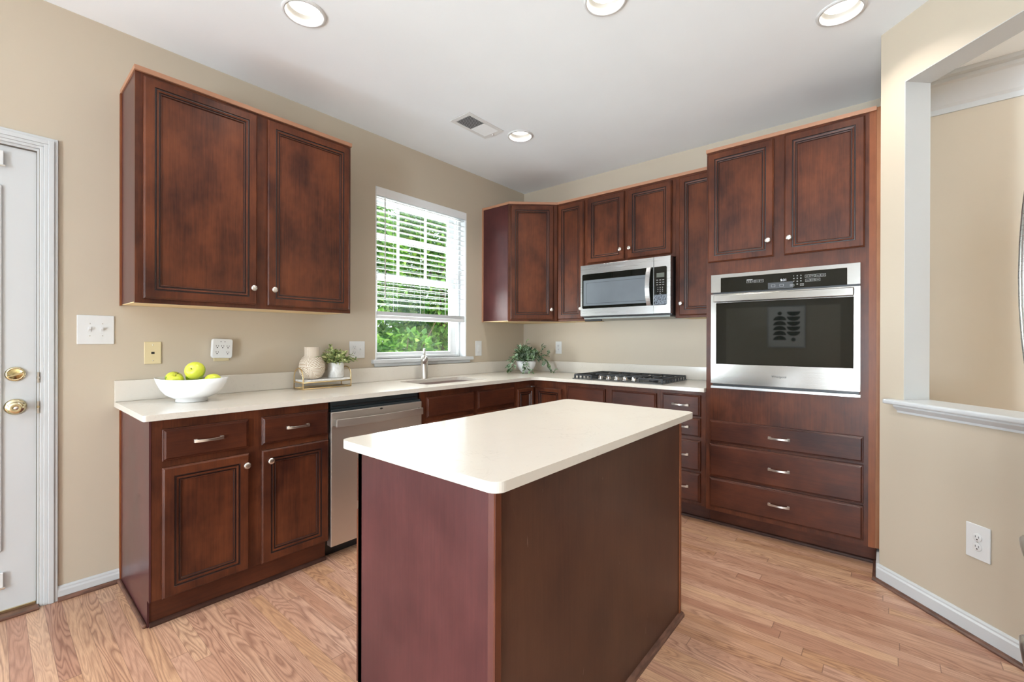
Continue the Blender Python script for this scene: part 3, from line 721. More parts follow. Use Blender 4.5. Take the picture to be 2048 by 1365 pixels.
IT = [(-2.992, -2.327), (-1.688, -2.327), (-1.688, -1.655), (-2.992, -1.655)]
slab('island_countertop', rounded(IT, .030, 8), [], .888, .914, 'quartz', .006, label='rectangular cream quartz top resting on the kitchen island', cat='countertop')

# ------------------------------------------------------------------ island
t = thing('kitchen_island', 'dark red brown panelled kitchen island base standing in the middle of the floor', 'kitchen island', 'W', (-2.32, -1.97, 0))
X0, X1, Y0, Y1 = -2.940, -1.716, -2.274, -1.677
obj('end_panel', MB().box(X0, X0+.012, Y0+.012, Y1, 0, .888, 'laminate'), t, label='dark red end panel facing the door')
obj('end_panel', MB().box(X1-.012, X1, Y0+.012, Y1, 0, .888, 'laminate'), t)
obj('back_panel', MB().box(X0, X1, Y0, Y0+.012, 0, .888, 'island_brown'), t, label='scuffed brown long back panel')
mb = MB()
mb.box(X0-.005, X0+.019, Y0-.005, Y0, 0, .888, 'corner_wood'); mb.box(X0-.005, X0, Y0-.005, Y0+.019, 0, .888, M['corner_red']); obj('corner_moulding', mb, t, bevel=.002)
mb = MB(); mb.box(X1-.013, X1+.005, Y0-.005, Y0, 0, .888, 'orange_wood'); mb.box(X1, X1+.005, Y0-.005, Y0+.014, 0, .888, 'orange_wood'); obj('corner_moulding', mb, t, bevel=.002)
strip('shoe_moulding', 'W', X0, X1+.012, [(Y0, 0), (Y0-.018, 0), (Y0-.018, .008), (Y0-.012, .016), (Y0, .020)], 'shoe', parent=t)
obj('carcass', MB().box(X0+.013, X1-.013, Y0+.013, Y1-.022, .10, .888, 'laminate'), t)
obj('face_frame', MB().box(X0, X1, Y1-.02, Y1, .10, .888, 'wood'), t)
obj('toe_kick', MB().box(X0+.012, X1-.012, Y1-.09, Y1-.075, 0, .10, 'wood_h'), t)
def IW(mb_):
    r = MB(); q = RUN['I']; r.v = [tuple(q @ Vector(v)) for v in mb_.v]; r.f = mb_.f; r.mi = mb_.mi; r.ms = mb_.ms; r.sm = mb_.sm; return r
a0, a1 = -X1, -X0; mid = (a0+a1)/2; yi = -Y1*-1
for p, q, kx in ((a0+.02, mid-.02, mid-.045), (mid+.02, a1-.003, mid+.045)):
    d = obj('drawer', IW(drawer_mb(p, q, .708, .845, -Y1)), t); obj('handle', IW(pull_mb((p+q)/2, -Y1-.020, .78)), d)
    d = obj('door', IW(door_mb(p, q, .120, .680, -Y1)), t); obj('knob', IW(knob_mb(kx, -Y1-.020, .628)), d)

# ------------------------------------------------------------------ dishwasher
t = thing('dishwasher', 'stainless steel built in dishwasher under the counter left of the sink', 'dishwasher', 'W', (-2.17, 0, 0))
a, b = -2.484, -1.858
obj('tub', MB().box(a+.002, b-.002, -.58, -.02, .10, .870, 'black'), t)
obj('door', MB().box(a, b, -.630, -.585, .078, .826, M['steel_soft']), t, bevel=.004)
mb = MB(); mb.box(a+.004, b-.004, -.622, -.585, .826, .840, 'charcoal_gasket'); mb.box(a+.01, b-.01, -.60, -.575, .840, .884, 'charcoal_gasket'); mb.box(a+.02, b-.02, -.612, -.60, .852, .860, 'black')
obj('control_edge', mb, t, bevel=.002, label='dark control edge above the steel door')
n = 16; loops = []
for i in range(n+1):
    u = -1+2*i/n; x = (a+b)/2+u*.298; y = -.655-.024*(1-u*u); loops.append([(x, y, .746), (x, y, .788), (x, y-.010, .788), (x, y-.010, .746)])
vs = [p for l in loops for p in l]; fs = [(0, 1, 2, 3), tuple(4*n+k for k in (3, 2, 1, 0))]
for i in range(n):
    for k in range(4): fs.append((4*i+k, 4*i+(k+1) % 4, 4*i+4+(k+1) % 4, 4*i+4+k))
mb = MB(); mb.add(vs, fs, 'steel_soft'); mb.box(a+.016, a+.030, -.664, -.628, .748, .786, 'steel'); mb.box(b-.030, b-.016, -.664, -.628, .748, .786, 'steel')
obj('handle', mb, t, bevel=.0015)
mb = MB(); mb.lathe([(.011, 0), (.011, .0008), (0, .0008)], 'dark', 20, TY(-2.165, -.630, .813) @ Matrix.Diagonal((1, .5, 1, 1))); obj('maker_badge', mb, t)
obj('toe_panel', MB().box(a+.01, b-.01, -.54, -.525, 0, .078, 'black'), t)

# ------------------------------------------------------------------ wall oven
t = thing('wall_oven', 'stainless steel wall oven with black glass set in the tall cabinet', 'oven', 'B', (2.48, 0, .92))
yf = -.640
obj('oven_box', MB().box(2.106, 2.844, -.60, -.06, .965, 1.635, 'black'), t)
mb = MB(); wall_cells(mb, [2.091, 2.865, 2.151, 2.806], [1.543, 1.660, 1.636], [(2.151, 2.806, 1.543, 1.636)], yf, -.611, 'steel'); obj('control_surround', mb, t, bevel=.001)
cp = obj('control_panel', MB().box(2.151, 2.806, yf+.002, -.612, 1.543, 1.636, 'black_glass'), t)
mb = MB(); mb.box(2.420, 2.550, yf+.0012, yf+.003, 1.546, 1.583, plain('dark grey touch pad', (.03, .032, .036), .3)); obj('touch_pad', mb, cp)
text_part('clock_digits', '5:31', .019, 'led', cp, (2.502, yf+.0012, 1.594))
Zl = yf+.0012
for nm, rows in (('keypad', [('1  2  3', 1.614), ('4  5  6', 1.598), ('7  8  9', 1.581), ('0', 1.564)]),):
    for tx, z in rows: text_part('keypad_legend', tx, .0085, 'label_white', cp, (2.572, Zl, z), xs=2.0)
def outline(x, z, w_, h_):
    mb = MB()
    for p in ((x, x+w_, z, z+.0008), (x, x+w_, z+h_-.0008, z+h_), (x, x+.0008, z+.0008, z+h_-.0008), (x+w_-.0008, x+w_, z+.0008, z+h_-.0008)): mb.box(p[0], p[1], Zl-.0002, Zl+.001, p[2], p[3], 'label_white')
    obj('button', mb, cp)
for k in range(4): outline(2.302+k*.024, 1.592, .022, .016)
for k in range(4): outline(2.610+k*.0255, 1.599, .023, .016)
for k in range(3): outline(2.612+k*.0245, 1.575, .022, .016)
for k, x in enumerate((2.438, 2.482)): outline(x, 1.557, .020, .014)
outline(2.536, 1.554, .020, .012); outline(2.586, 1.554, .018, .012)
obj('legend_bar', MB().box(2.303, 2.335, Zl-.0002, Zl+.001, 1.6105, 1.6135, 'label_white'), cp)
for tx, x, z in (('Bake', 2.313, 1.600), ('Broil', 2.337, 1.600), ('Keep', 2.361, 1.600), ('Timer', 2.385, 1.600), ('Bake', 2.6215, 1.607), ('Broil', 2.647, 1.607), ('Warm', 2.6725, 1.607), ('Light', 2.698, 1.607), ('Timer', 2.623, 1.583), ('Options', 2.6475, 1.583), ('Clean', 2.672, 1.583), ('Start', 2.546, 1.560), ('Off', 2.595, 1.560)):
    text_part('button_legend', tx, .0058, 'label_white', cp, (x, Zl, z))
obj('vent_gap', MB().box(2.095, 2.861, yf+.014, -.611, 1.533, 1.543, 'black'), t)
mb = MB(); wall_cells(mb, [2.091, 2.866, 2.124, 2.835], [.952, 1.533, 1.080, 1.474], [(2.124, 2.835, 1.080, 1.474)], yf-.002, -.611, 'steel'); dv = obj('oven_door', mb, t, bevel=.0012)
gl = obj('door_glass', MB().box(2.124, 2.835, yf+.001, -.613, 1.080, 1.474, 'black_glass'), dv)
obj('inner_window', MB().box(2.185, 2.778, yf+.0002, yf+.002, 1.084, 1.437, 'oven_window'), dv)
mb = MB(); mb.box(2.117, 2.838, yf-.040, yf-.022, 1.478, 1.524, 'steel'); mb.box(2.120, 2.150, yf-.024, yf, 1.482, 1.520, 'steel'); mb.box(2.805, 2.835, yf-.024, yf, 1.482, 1.520, 'steel')
obj('handle', mb, dv, bevel=.004)
mb = MB(); mb.box(2.093, 2.867, yf-.008, -.611, .922, .938, 'steel_pale'); mb.box(2.10, 2.86, -.630, -.611, .938, .952, 'black'); obj('lower_trim', mb, t, bevel=.001)
text_part('maker_name', 'Whirlpool', .0185, 'dark', dv, (2.480, yf-.0024, 1.013))

# ------------------------------------------------------------------ microwave
t = thing('microwave', 'stainless steel over the range microwave mounted above the cooktop', 'microwave', 'B', (1.35, 0, 1.43))
yf = -.43
obj('body', MB().box(.968, 1.740, -.385, -.002, 1.424, 1.868, 'black'), t, bevel=.002)
obj('door', MB().box(.968, 1.612, yf, -.386, 1.436, 1.866, 'steel_pale'), t, bevel=.001)
obj('control_surround', MB().box(1.6155, 1.743, yf, -.386, 1.436, 1.866, 'steel_pale'), t, bevel=.001)
mb = MB(); q = rounded([(.986, 1.499), (1.611, 1.499), (1.611, 1.790), (.986, 1.790)], [.012, 0, 0, .012])
tfm = Matrix(((1, 0, 0, 0), (0, 0, -1, 0), (0, 1, 0, 0), (0, 0, 0, 1)))
mb.prism(q, -yf-.001, -yf+.0025, 'black_glass', tfm); dg = obj('door_glass', mb, t)
mb = MB(); mb.box(.999, 1.572, yf-.0031, yf-.002, 1.522, 1.738, 'mw_window'); obj('viewing_window', mb, dg, label='blue grey viewing window')
mb = MB()
a, b, c, d = 1.028, 1.553, 1.540, 1.715
for p in ((a, b, c, c+.002), (a, b, d-.002, d), (a, a+.002, c, d), (b-.002, b, c, d)): mb.box(p[0], p[1], yf-.0036, yf-.003, p[2], p[3], 'pan')
obj('window_outline', mb, dg)
mb = MB(); q = rounded([(1.618, 1.499), (1.716, 1.499), (1.716, 1.790), (1.618, 1.790)], [0, .012, .012, 0]); mb.prism(q, -yf-.001, -yf+.0025, 'black_glass', tfm); cp = obj('control_panel', mb, t)
obj('display', MB().box(1.638, 1.697, yf-.0035, yf-.002, 1.709, 1.742, plain('grey lcd display', (.10, .11, .09), .3)), cp)
mb = MB()
for r_ in range(3):
    for k in range(3): mb.box(1.636+k*.023, 1.650+k*.023, yf-.0032, yf-.002, 1.687-r_*.018, 1.690-r_*.018, 'label_white')
obj('button_legend', mb, cp)
for i, tx in enumerate(('1  2  3', '4  5  6', '7  8  9', '0')): text_part('keypad_legend', tx, .0085, 'label_white', cp, (1.666, yf-.0026, 1.632-i*.015), xs=2.0)
obj('protective_film', MB().box(1.619, 1.715, yf-.0042, yf-.0028, 1.502, 1.578, 'crinkle'), cp, label='crumpled clear film left on the lower panel')
n = 16; loops = []
for i in range(n+1):
    u = -1+2*i/n; z = 1.645+u*.147; y = yf-.012-.030*(1-u*u); xc = 1.583-.002*(1-u*u)
    loops.append([(xc-.017, y, z), (xc+.017, y, z), (xc+.017, y-.007, z), (xc-.017, y-.007, z)])
vs = [p for l in loops for p in l]; fs = [(0, 1, 2, 3), tuple(4*n+k for k in (3, 2, 1, 0))]
for i in range(n):
    for k in range(4): fs.append((4*i+k, 4*i+(k+1) % 4, 4*i+4+(k+1) % 4, 4*i+4+k))
mb = MB(); mb.add(vs, fs, 'steel_pale'); mb.box(1.568, 1.598, yf-.014, yf-.002, 1.500, 1.512, 'steel_pale'); mb.box(1.568, 1.598, yf-.014, yf-.002, 1.778, 1.790, 'steel_pale')
obj('handle', mb, t, bevel=.0012)
text_part('maker_name', 'Whirlpool', .0185, 'label_white', t, (1.337, yf-.0006, 1.828))
mb = MB(); mb.box(.985, 1.73, -.40, -.04, 1.410, 1.424, plain('grey metal underside', (.28, .30, .29), .4)); obj('underside_panel', mb, t, bevel=.003, label='pale grey underside panel')
mb = MB(); mb.box(.995, 1.150, -.405, -.38, 1.392, 1.408, 'black'); obj('vent_flap', mb, t, bevel=.003, label='black flap hanging under the left edge')

# ------------------------------------------------------------------ cooktop
t = thing('gas_cooktop', 'black gas cooktop with cast iron grates set in the counter below the microwave', 'cooktop', 'B', (1.37, 0, .914))
mb = MB(); mb.prism(rounded([(.985, -.590), (1.750, -.590), (1.750, -.075), (.985, -.075)], .012), .9142, .921, 'pan')
mb.box(1.03, 1.705, -.53, -.11, .8895, .9145, 'pan'); obj('pan', mb, t, bevel=.002)
def grate(xa, xb, xin0, xin1):
    mb = MB(); zt = .9530; w_ = .011; h_ = .013
    def bar(p, q, z=zt, wd=w_):
        (ax, ay), (bx, by) = p, q; L = math.hypot(bx-ax, by-ay); an = math.atan2(by-ay, bx-ax)
        mb.box(0, L, -wd/2, wd/2, -h_, 0, 'iron', Matrix.Translation((ax, ay, z)) @ Matrix.Rotation(an, 4, 'Z'))
    ya, yb = -.565, -.095; yk = -.455
    # outer frame with the cutaway for the knobs
    ol = [(xa, ya), (xin0, ya), (xin0, yk), (xin1, yk), (xin1, yb), (xa, yb)] if xin0 != xa else None
    pts = [(xa, ya), (xin0, ya), (xin0+(.02 if xb > xa else -.02), yk), (xb, yk), (xb, yb), (xa, yb)]
    for i in range(len(pts)): bar(pts[i], pts[(i+1) % len(pts)])
    cxm = (xa+xb)/2
    bar((xa, -.33), (xb, -.33)); bar((cxm, yk if abs(cxm-xa) > abs(xin0-xa) else ya), (cxm, yb))
    for yc in (-.215, -.45):
        for xx in (xa+(xb-xa)*.22, xa+(xb-xa)*.78):
            if yc < -.4 and abs(xx-xa) > abs(xin0-xa): continue
            bar((xx, yc-.075), (xx, yc+.075))
    # feet round the rim
    for i in range(9):
        y = ya+(yb-ya)*i/8; mb.box(xa-.006, xa+.006, y-.006, y+.006, .921, zt-.004, 'iron')
    for i in range(5):
        x = xa+(xb-xa)*i/4; mb.box(x-.006, x+.006, yb-.006, yb+.006, .921, zt-.004, 'iron')
    for x in (xa, xin0): mb.box(x-.006, x+.006, ya-.006, ya+.006, .921, zt-.004, 'iron')
    return mb
obj('grate', grate(1.000, 1.366, 1.155, 0), t, bevel=.0015); obj('grate', grate(1.737, 1.371, 1.560, 0), t, bevel=.0015)
for x, y, r_ in ((1.12, -.21, .040), (1.12, -.44, .035), (1.62, -.21, .040), (1.62, -.44, .035), (1.368, -.27, .052)):
    mb = MB(); mb.lathe([(r_, .921), (r_, .928), (r_*.8, .930), (r_*.8, .938), (r_*.6, .941), (0, .941)], 'iron', 24, Matrix.Translation((x, y, 0))); obj('burner', mb, t)
for k in range(5):
    x = 1.215+k*.071; mb = MB(); tf = Matrix.Translation((x, -.525, .921))
    mb.lathe([(.022, 0), (.022, .004), (.018, .006), (.0165, .022), (.014, .025), (0, .025)], 'chrome', 20, tf); mb.box(-.004, .004, -.018, .018, .010, .031, 'chrome', tf)
    obj('control_knob', mb, t)

# ------------------------------------------------------------------ sink and faucet
t = thing('undermount_sink', 'stainless undermount sink basin set into the counter below the window', 'sink', 'W', (-1.39, -.32, .69))
mb = MB(); o_ = rounded([(-1.712, -.512), (-1.068, -.512), (-1.068, -.138), (-1.712, -.138)], .04); i_ = rounded([(-1.69, -.49), (-1.09, -.49), (-1.09, -.16), (-1.69, -.16)], .05)
n = len(o_); L = [[(x, y, .887) for x, y in o_], [(x, y, .887) for x, y in rounded([(-1.703, -.503), (-1.077, -.503), (-1.077, -.147), (-1.703, -.147)], .035)], [(x, y, .70) for x, y in i_], [(x*.96-.055, y*.9-.032, .69) for x, y in i_]]
vs = [p for l in L for p in l]; fs = [(k*n+i, k*n+(i+1) % n, (k+1)*n+(i+1) % n, (k+1)*n+i) for k in range(3) for i in range(n)]+[tuple(3*n+i for i in range(n))]
mb.add(vs, fs, 'steel', True); obj('basin', mb, t, fix=False)
mb = MB(); mb.lathe([(.045, .6905), (.045, .694), (.03, .692), (0, .691)], 'chrome', 24, Matrix.Translation((-1.39, -.30, 0))); obj('drain', mb, t)
t = thing('faucet', 'brushed nickel single lever faucet standing behind the sink', 'faucet', 'W', (-1.405, -.088, .914))
mb = MB(); mb.lathe([(.031, .9142), (.031, .918), (.0285, .921), (.0280, 1.075), (.0295, 1.078)], 'nickel', 28, Matrix.Translation((-1.405, -.088, 0))); obj('body', mb, t)
dv_ = Vector((-.62, -.78, 0)).normalized()
p0 = Vector((-1.405, -.088, 1.045)); p1 = p0+dv_*.115+Vector((0, 0, .030))
mb = MB(); mb.tube([p0, p0+dv_*.05+Vector((0, 0, .016)), p1], [.021, .022, .024], 'nickel', 20); mb.tube([p1, p1+dv_*.012+Vector((0, 0, .003))], [.0275, .0275], 'nickel', 20)
obj('spout', mb, t)
mb = MB(); mb.ell((-1.405, -.088, 1.082), (.027, .027, .022), 'nickel', 24, 12); mb.tube([(-1.405, -.088, 1.09), (-1.400, -.082, 1.125), (-1.412, -.098, 1.158)], [.010, .008, .011], 'nickel', 12)
obj('lever', mb, t)

# ------------------------------------------------------------------ electrical plates
def plate(name, label, cat, run, xc, zc, w_=.072, h_=.118, mat='plastic_white', kinds=('duplex',), group='wall plates'):
    t = thing(name, label, cat, run, (xc, 0, zc-h_/2), group=group)
    obj('cover_plate', MB().box(xc-w_/2, xc+w_/2, -.006, -.0005, zc-h_/2, zc+h_/2, mat), t, bevel=.003, seg=3)
    n = len(kinds)
    for i, k in enumerate(kinds):
        x = xc+(i-(n-1)/2)*.046; mb = MB()
        if k == 'duplex':
            for dz in (-.0195, .0195):
                mb.lathe([(.0165, -.001), (.0165, .0025), (.0155, .003), (0, .003)], mat, 24, TY(x, -.006, zc+dz))
                mb.box(x-.0072, x-.0052, -.0093, -.0085, zc+dz-.002, zc+dz+.0065, 'dark'); mb.box(x+.0052, x+.0072, -.0093, -.0085, zc+dz-.002, zc+dz+.0065, 'dark')
                mb.lathe([(.0028, 0), (.0028, .0003), (0, .0003)], 'dark', 10, TY(x, -.0090, zc+dz-.008))
            obj('receptacle', mb, t)
        elif k == 'toggle':
            mb.box(x-.006, x+.006, -.0072, -.006, zc-.013, zc+.013, mat); mb.box(-.004, .004, -.014, 0, -.005, .005, mat, Matrix.Translation((x, -.007, zc+.002)) @ Matrix.Rotation(-.5, 4, 'X'))
            obj('toggle', mb, t, bevel=.0008)
        elif k == 'rocker':
            mb.box(x-.0165, x+.0165, -.0075, -.006, zc-.033, zc+.033, mat); mb.box(x-.014, x+.014, -.0095, -.007, zc-.030, zc+.030, mat)
            obj('rocker', mb, t, bevel=.001)
        elif k == 'jack':
            mb.box(x-.007, x+.007, -.0068, -.0058, zc-.006, zc+.006, 'dark'); obj('phone_jack', mb, t)
        mb = MB()
        for dz in ((-.0415, .0415) if k in ('jack',) else (-.030, .030) if k == 'toggle' else (0,) if k == 'duplex' else (-.045, .045)):
            mb.lathe([(.0028, 0), (.0028, .0012), (0, .0014)], 'nickel', 10, TY(x, -.006, zc+dz))
        obj('screw', mb, t)
    return t
plate('light_switch', 'large white double toggle light switch plate beside the door', 'light switch', 'W', -3.368, 1.276, .136, .142, kinds=('toggle', 'toggle'))
plate('phone_jack_plate', 'ivory phone jack plate on the wall above the left end of the counter', 'wall plate', 'W', -3.146, 1.158, .072, .118, 'plastic_ivory', ('jack',))
plate('outlet_plate', 'white combined outlet and toggle switch plate left of the window sill', 'outlet', 'W', -1.957, 1.157, .124, .124, kinds=('duplex', 'toggle'))
plate('light_switch', 'small white rocker switch plate between the window and the corner', 'light switch', 'W', -.690, 1.153, .084, .142, kinds=('rocker',))
plate('outlet_plate', 'white outlet plate on the back wall right of the trailing plant', 'outlet', 'B', .453, 1.158, .072, .122, kinds=('duplex',))
plate('outlet_plate', 'large white outlet plate low on the angled wall under the pass through sill', 'outlet', 'D', .452, .403, .090, .142, kinds=('duplex',))
t = thing('outlet_adapter', 'white five socket outlet adapter plugged in above the fruit bowl', 'outlet adapter', 'W', (-2.832, 0, 1.12))
mb = MB(); mb.box(-2.868, -2.790, -.008, -.0005, 1.104, 1.222, 'plastic_ivory'); obj('cover_plate', mb, t, bevel=.003, label='ivory cover plate behind the adapter')
tf = Matrix.Translation((-2.832, -.008, 1.178)) @ Matrix.Rotation(math.radians(2.5), 4, 'Y')
mb = MB(); mb.prism(rounded([(-.052, -.056), (.052, -.056), (.052, .056), (-.052, .056)], .014), 0, .030, 'plastic_white', tf @ Matrix.Rotation(PI/2, 4, 'X')); ad = obj('adapter_body', mb, t, bevel=.004, seg=3)
mb = MB()
for x, z in ((-.027, .010), (0, .010), (.027, .010), (-.027, -.025), (.027, -.025)):
    mb.box(x-.0065, x-.0045, -.0306, -.0298, z+.000, z+.008, 'dark', tf); mb.box(x+.0045, x+.0065, -.0306, -.0298, z, z+.008, 'dark', tf); mb.box(x-.0025, x+.0025, -.0306, -.0298, z-.008, z-.003, 'dark', tf)
for x in (-.010, .010): mb.box(x-.002, x+.002, -.0306, -.0298, .037, .041, 'dark', tf)
obj('socket_holes', mb, ad)

# ------------------------------------------------------------------ ceiling with recesses, lights and vent
CANS = [(-2.735, -.845), (-1.880, -1.985), (-1.097, -2.805), (-1.080, -.828), (-2.735, -2.80), (-5.70, -1.20), (-5.70, -2.80)]
co = slab('ceiling', [(-8.15, -7.15), (.15, -7.15), (.15, .15), (-8.15, .15)], [[(x+.085*math.cos(2*PI*k/40), y+.085*math.sin(2*PI*k/40)) for k in range(40)] for x, y in CANS], H, H+.12, 'ceiling', .0002, kind='structure')
co.modifiers.clear()
for i, (x, y, nm) in enumerate(((-2.735, -.845, 'round recessed ceiling light nearest the left wall cabinet'), (-1.880, -1.985, 'round recessed ceiling light at the top centre, above the island'), (-1.097, -2.805, 'round recessed ceiling light nearest the angled wall'),
                                (-1.080, -.828, 'small looking recessed ceiling light beside the air vent'), (-2.735, -2.80, 'recessed ceiling light above the near edge of the island, out of frame'),
                                (-5.70, -1.20, 'recessed ceiling light above the exterior door, out of frame'), (-5.70, -2.80, 'recessed ceiling light behind the camera, out of frame'))):
    t = thing('recessed_light', nm, 'ceiling light', 'W', (x, y, H-.014), group='recessed ceiling lights')
    mb = MB(); mb.lathe([(.100, H-.0005), (.098, H-.005), (.090, H-.008), (.0845, H-.008), (.0845, H-.001)], 'plastic_white', 40, Matrix.Translation((x, y, 0)), closed=False)
    obj('trim_ring', mb, t, fix=False)
    mb = MB(); mb.lathe([(.084, H-.006), (.082, H+.004), (.0685, H+.036)], M['baffle'], 40, Matrix.Translation((x, y, 0)), closed=False); obj('baffle', mb, t, fix=False)
    mb = MB(); mb.lathe([(.0690, H+.0355), (.0, H+.0355)], 'lamp', 40, Matrix.Translation((x, y, 0)), closed=False); obj('lens', mb, t, fix=False)
    obj('housing', MB().lathe([(.0845, H), (.0845, H+.06), (0, H+.06)], 'dark', 40, Matrix.Translation((x, y, 0)), closed=False), t, fix=False)
    light('recessed_lamp_glow', 'AREA', (x, y, H+.030), 5.6, (1, .96, .90), .12, None, (0, 0, -1), 'DISK', 2.05)
t = thing('ceiling_vent', 'white rectangular air vent register in the ceiling beside the small recessed light', 'vent', 'W', (-1.40, -.69, H-.012))
a, b, c, d = -1.585, -1.222, -.787, -.592
mb = MB()
for p in ((a, b, c, c+.028), (a, b, d-.028, d), (a, a+.035, c+.028, d-.028), (b-.035, b, c+.028, d-.028)): mb.box(p[0], p[1], p[2], p[3], H-.006, H-.0005, 'quiet_white')
obj('frame', mb, t, bevel=.002)
obj('duct', MB().box(a+.03, b-.03, c+.02, d-.02, H-.0012, H-.0004, 'dark'), t)
mb = MB()
for k in range(22):
    x = a+.042+k*(b-a-.084)/21; an = -.6 if k < 11 else .6
    mb.box(-.0045, .0045, c+.027, d-.027, -.0006, .0006, 'quiet_white', Matrix.Translation((x, 0, H-.0045)) @ Matrix.Rotation(an, 4, 'Y'))
obj('louvres', mb, t)
mb = MB(); mb.box(b-.025, b-.018, -.70, -.69, H-.016, H-.005, 'quiet_white'); obj('lever', mb, t)

# ------------------------------------------------------------------ fruit bowl
bc = Vector((-3.036, -.258, 0)); RR = Vector((.6459, -.7634, 0)); FF = Vector((.7634, .6459, 0))
def bowl_mb():
    mb = MB(); seg = 64; prof = [(.0, .9145), (.067, .9145), (.069, .918), (.067, .930), (.084, .936), (.116, .951), (.143, .976), (.162, 1.004), (.1745, 1.031), (.1705, 1.031), (.157, 1.004), (.136, .978), (.106, .956), (.06, .946), (0, .944)]
    vs = []; fs = []
    for r_, h_ in prof:
        for i in range(seg):
            a = 2*PI*i/seg; k = max(0, (h_-.95)/.09); rx = r_; ry = r_*(1-.44*min(1, max(0, (r_-.07)/.12)))
            z = h_+k*(-.001+.007*abs(math.cos(a))**2.2)
            p = bc+RR*(rx*math.cos(a))+FF*(ry*math.sin(a)); vs.append((p.x, p.y, z))
    for k in range(len(prof)-1):
        for i in range(seg): j = (i+1) % seg; fs.append((k*seg+i, k*seg+j, (k+1)*seg+j, (k+1)*seg+i))
    mb.add(vs, fs, 'ceramic', True); return mb
obj('fruit_bowl', bowl_mb(), org=(bc.x, bc.y, .9145), label='white boat shaped ceramic bowl of apples at the left end of the counter', cat='bowl')
am = MB(); prof = []
for k in range(25):
    th = PI*k/24; r_ = .5*math.sin(th)*(1+.06*math.cos(th)); z = -.46*math.cos(th)
    if th > 2.4: z -= .16*((th-2.4)/(PI-2.4))**2
    if th < .55: z += .06*((.55-th)/.55)**2
    prof.append((max(r_, 0), z))
am.lathe(prof, 'apple', 32, closed=False); ame = mesh_of('apple', am)
stm = MB(); stm.tube([(0, 0, .28), (.01, 0, .36), (.03, 0, .44)], [.018, .018, .025], 'bark', 6); sme = mesh_of('stem', stm)
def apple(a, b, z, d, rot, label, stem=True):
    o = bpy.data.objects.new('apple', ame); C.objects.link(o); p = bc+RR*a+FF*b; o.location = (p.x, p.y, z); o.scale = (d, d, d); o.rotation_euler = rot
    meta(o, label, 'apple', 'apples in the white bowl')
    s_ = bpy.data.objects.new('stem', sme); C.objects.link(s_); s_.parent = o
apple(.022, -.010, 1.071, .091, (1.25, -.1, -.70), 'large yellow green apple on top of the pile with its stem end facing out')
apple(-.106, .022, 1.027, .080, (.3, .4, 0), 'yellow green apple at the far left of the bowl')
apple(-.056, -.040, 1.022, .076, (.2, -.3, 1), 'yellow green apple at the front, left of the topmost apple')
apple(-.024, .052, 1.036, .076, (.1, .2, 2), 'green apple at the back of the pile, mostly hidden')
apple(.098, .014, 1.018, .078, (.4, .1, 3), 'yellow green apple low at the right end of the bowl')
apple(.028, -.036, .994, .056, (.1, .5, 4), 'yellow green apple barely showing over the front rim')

# ------------------------------------------------------------------ tray, vase, potted herb
t = thing('tray_stand', 'gold wire stand with white marble shelf and arched ends below the outlet plate', 'tray', 'W', (-2.28, -.11, .914))
a, b, c, d = -2.436, -2.112, -.188, -.062; zb, zs = .9190, .958
mb = MB(); r_ = .0038
for x in (a, b):
    ym = (c+d)/2; rad = (d-c)/2; pts = [(x, c, zb), (x, c, .985)]+[(x, ym-rad*math.cos(PI*k/12), .985+rad*math.sin(PI*k/12)) for k in range(1, 12)]+[(x, d, .985), (x, d, zb)]
    mb.tube(pts, r_, 'gold', 8); mb.tube([(x, c, zb), (x, d, zb)], r_, 'gold', 8); mb.tube([(x, c, zs), (x, d, zs)], r_, 'gold', 8)
for y in (c, d): mb.tube([(a, y, zb), (b, y, zb)], r_, 'gold', 8); mb.tube([(a, y, zs), (b, y, zs)], r_, 'gold', 8)
obj('wire_frame', mb, t)
obj('shelf', MB().box(a+.005, b-.005, c+.005, d-.005, .9622, .975, 'marble'), t, bevel=.001)
vz = .9755; vx, vy = -2.352, -.128
mb = MB(); mb.lathe([(0, 0), (.040, 0), (.058, .012), (.074, .040), (.0805, .075), (.074, .112), (.058, .138), (.047, .148), (.0455, .152), (.0465, .205), (.0455, .207), (.042, .206), (.041, .15), (0, .14)], 'vase', 48)
mv = mb.v; mb.v = [(x+vx, y+vy, z+vz) for x, y, z in mv]
obj('vase', mb, org=(vx, vy, vz), label='round white vase with carved tan line pattern on the marble tray', cat='vase')
def leafset(mb, pts, size, mat, spread=1.0, up=.3, narrow=.45, fold=.25):
    for p, dirv in pts:
        d_ = (Vector(dirv)+Vector((random.uniform(-1, 1), random.uniform(-1, 1), random.uniform(-.6, 1)))*spread).normalized()
        side = d_.cross(Vector((random.uniform(-.5, .5), random.uniform(-.5, .5), 1))); side = side.normalized() if side.length > .01 else Vector((1, 0, 0))
        nn = side.cross(d_); s = size*random.uniform(.7, 1.2); p = Vector(p); w_ = s*narrow
        vs = [p, p+d_*s*.35+side*w_*.5+nn*fold*w_, p+d_*s*.35-side*w_*.5+nn*fold*w_, p+d_*s, p+d_*s*.5, p+d_*s*.75+side*w_*.32+nn*fold*w_*.6, p+d_*s*.75-side*w_*.32+nn*fold*w_*.6]
        mb.add(vs, [(0, 1, 4), (0, 4, 2), (1, 5, 4), (4, 6, 2), (5, 3, 4), (4, 3, 6)], mat, True)
t = thing('potted_herb', 'small pale green plant in white cylinder pot on the marble tray', 'plant', 'W', (-2.187, -.125, .9755))
px, py, pz = -2.187, -.125, .9755
mb = MB(); mb.lathe([(0, 0), (.048, 0), (.0515, .003), (.0515, .1), (.0505, .102), (.047, .1), (.047, .085), (0, .085)], 'marble', 40, Matrix.Translation((px, py, pz))); obj('pot', mb, t)
mb = MB(); mb.lathe([(0, .088), (.0465, .088)], 'soil', 24, Matrix.Translation((px, py, pz)), closed=False); obj('soil', mb, t)
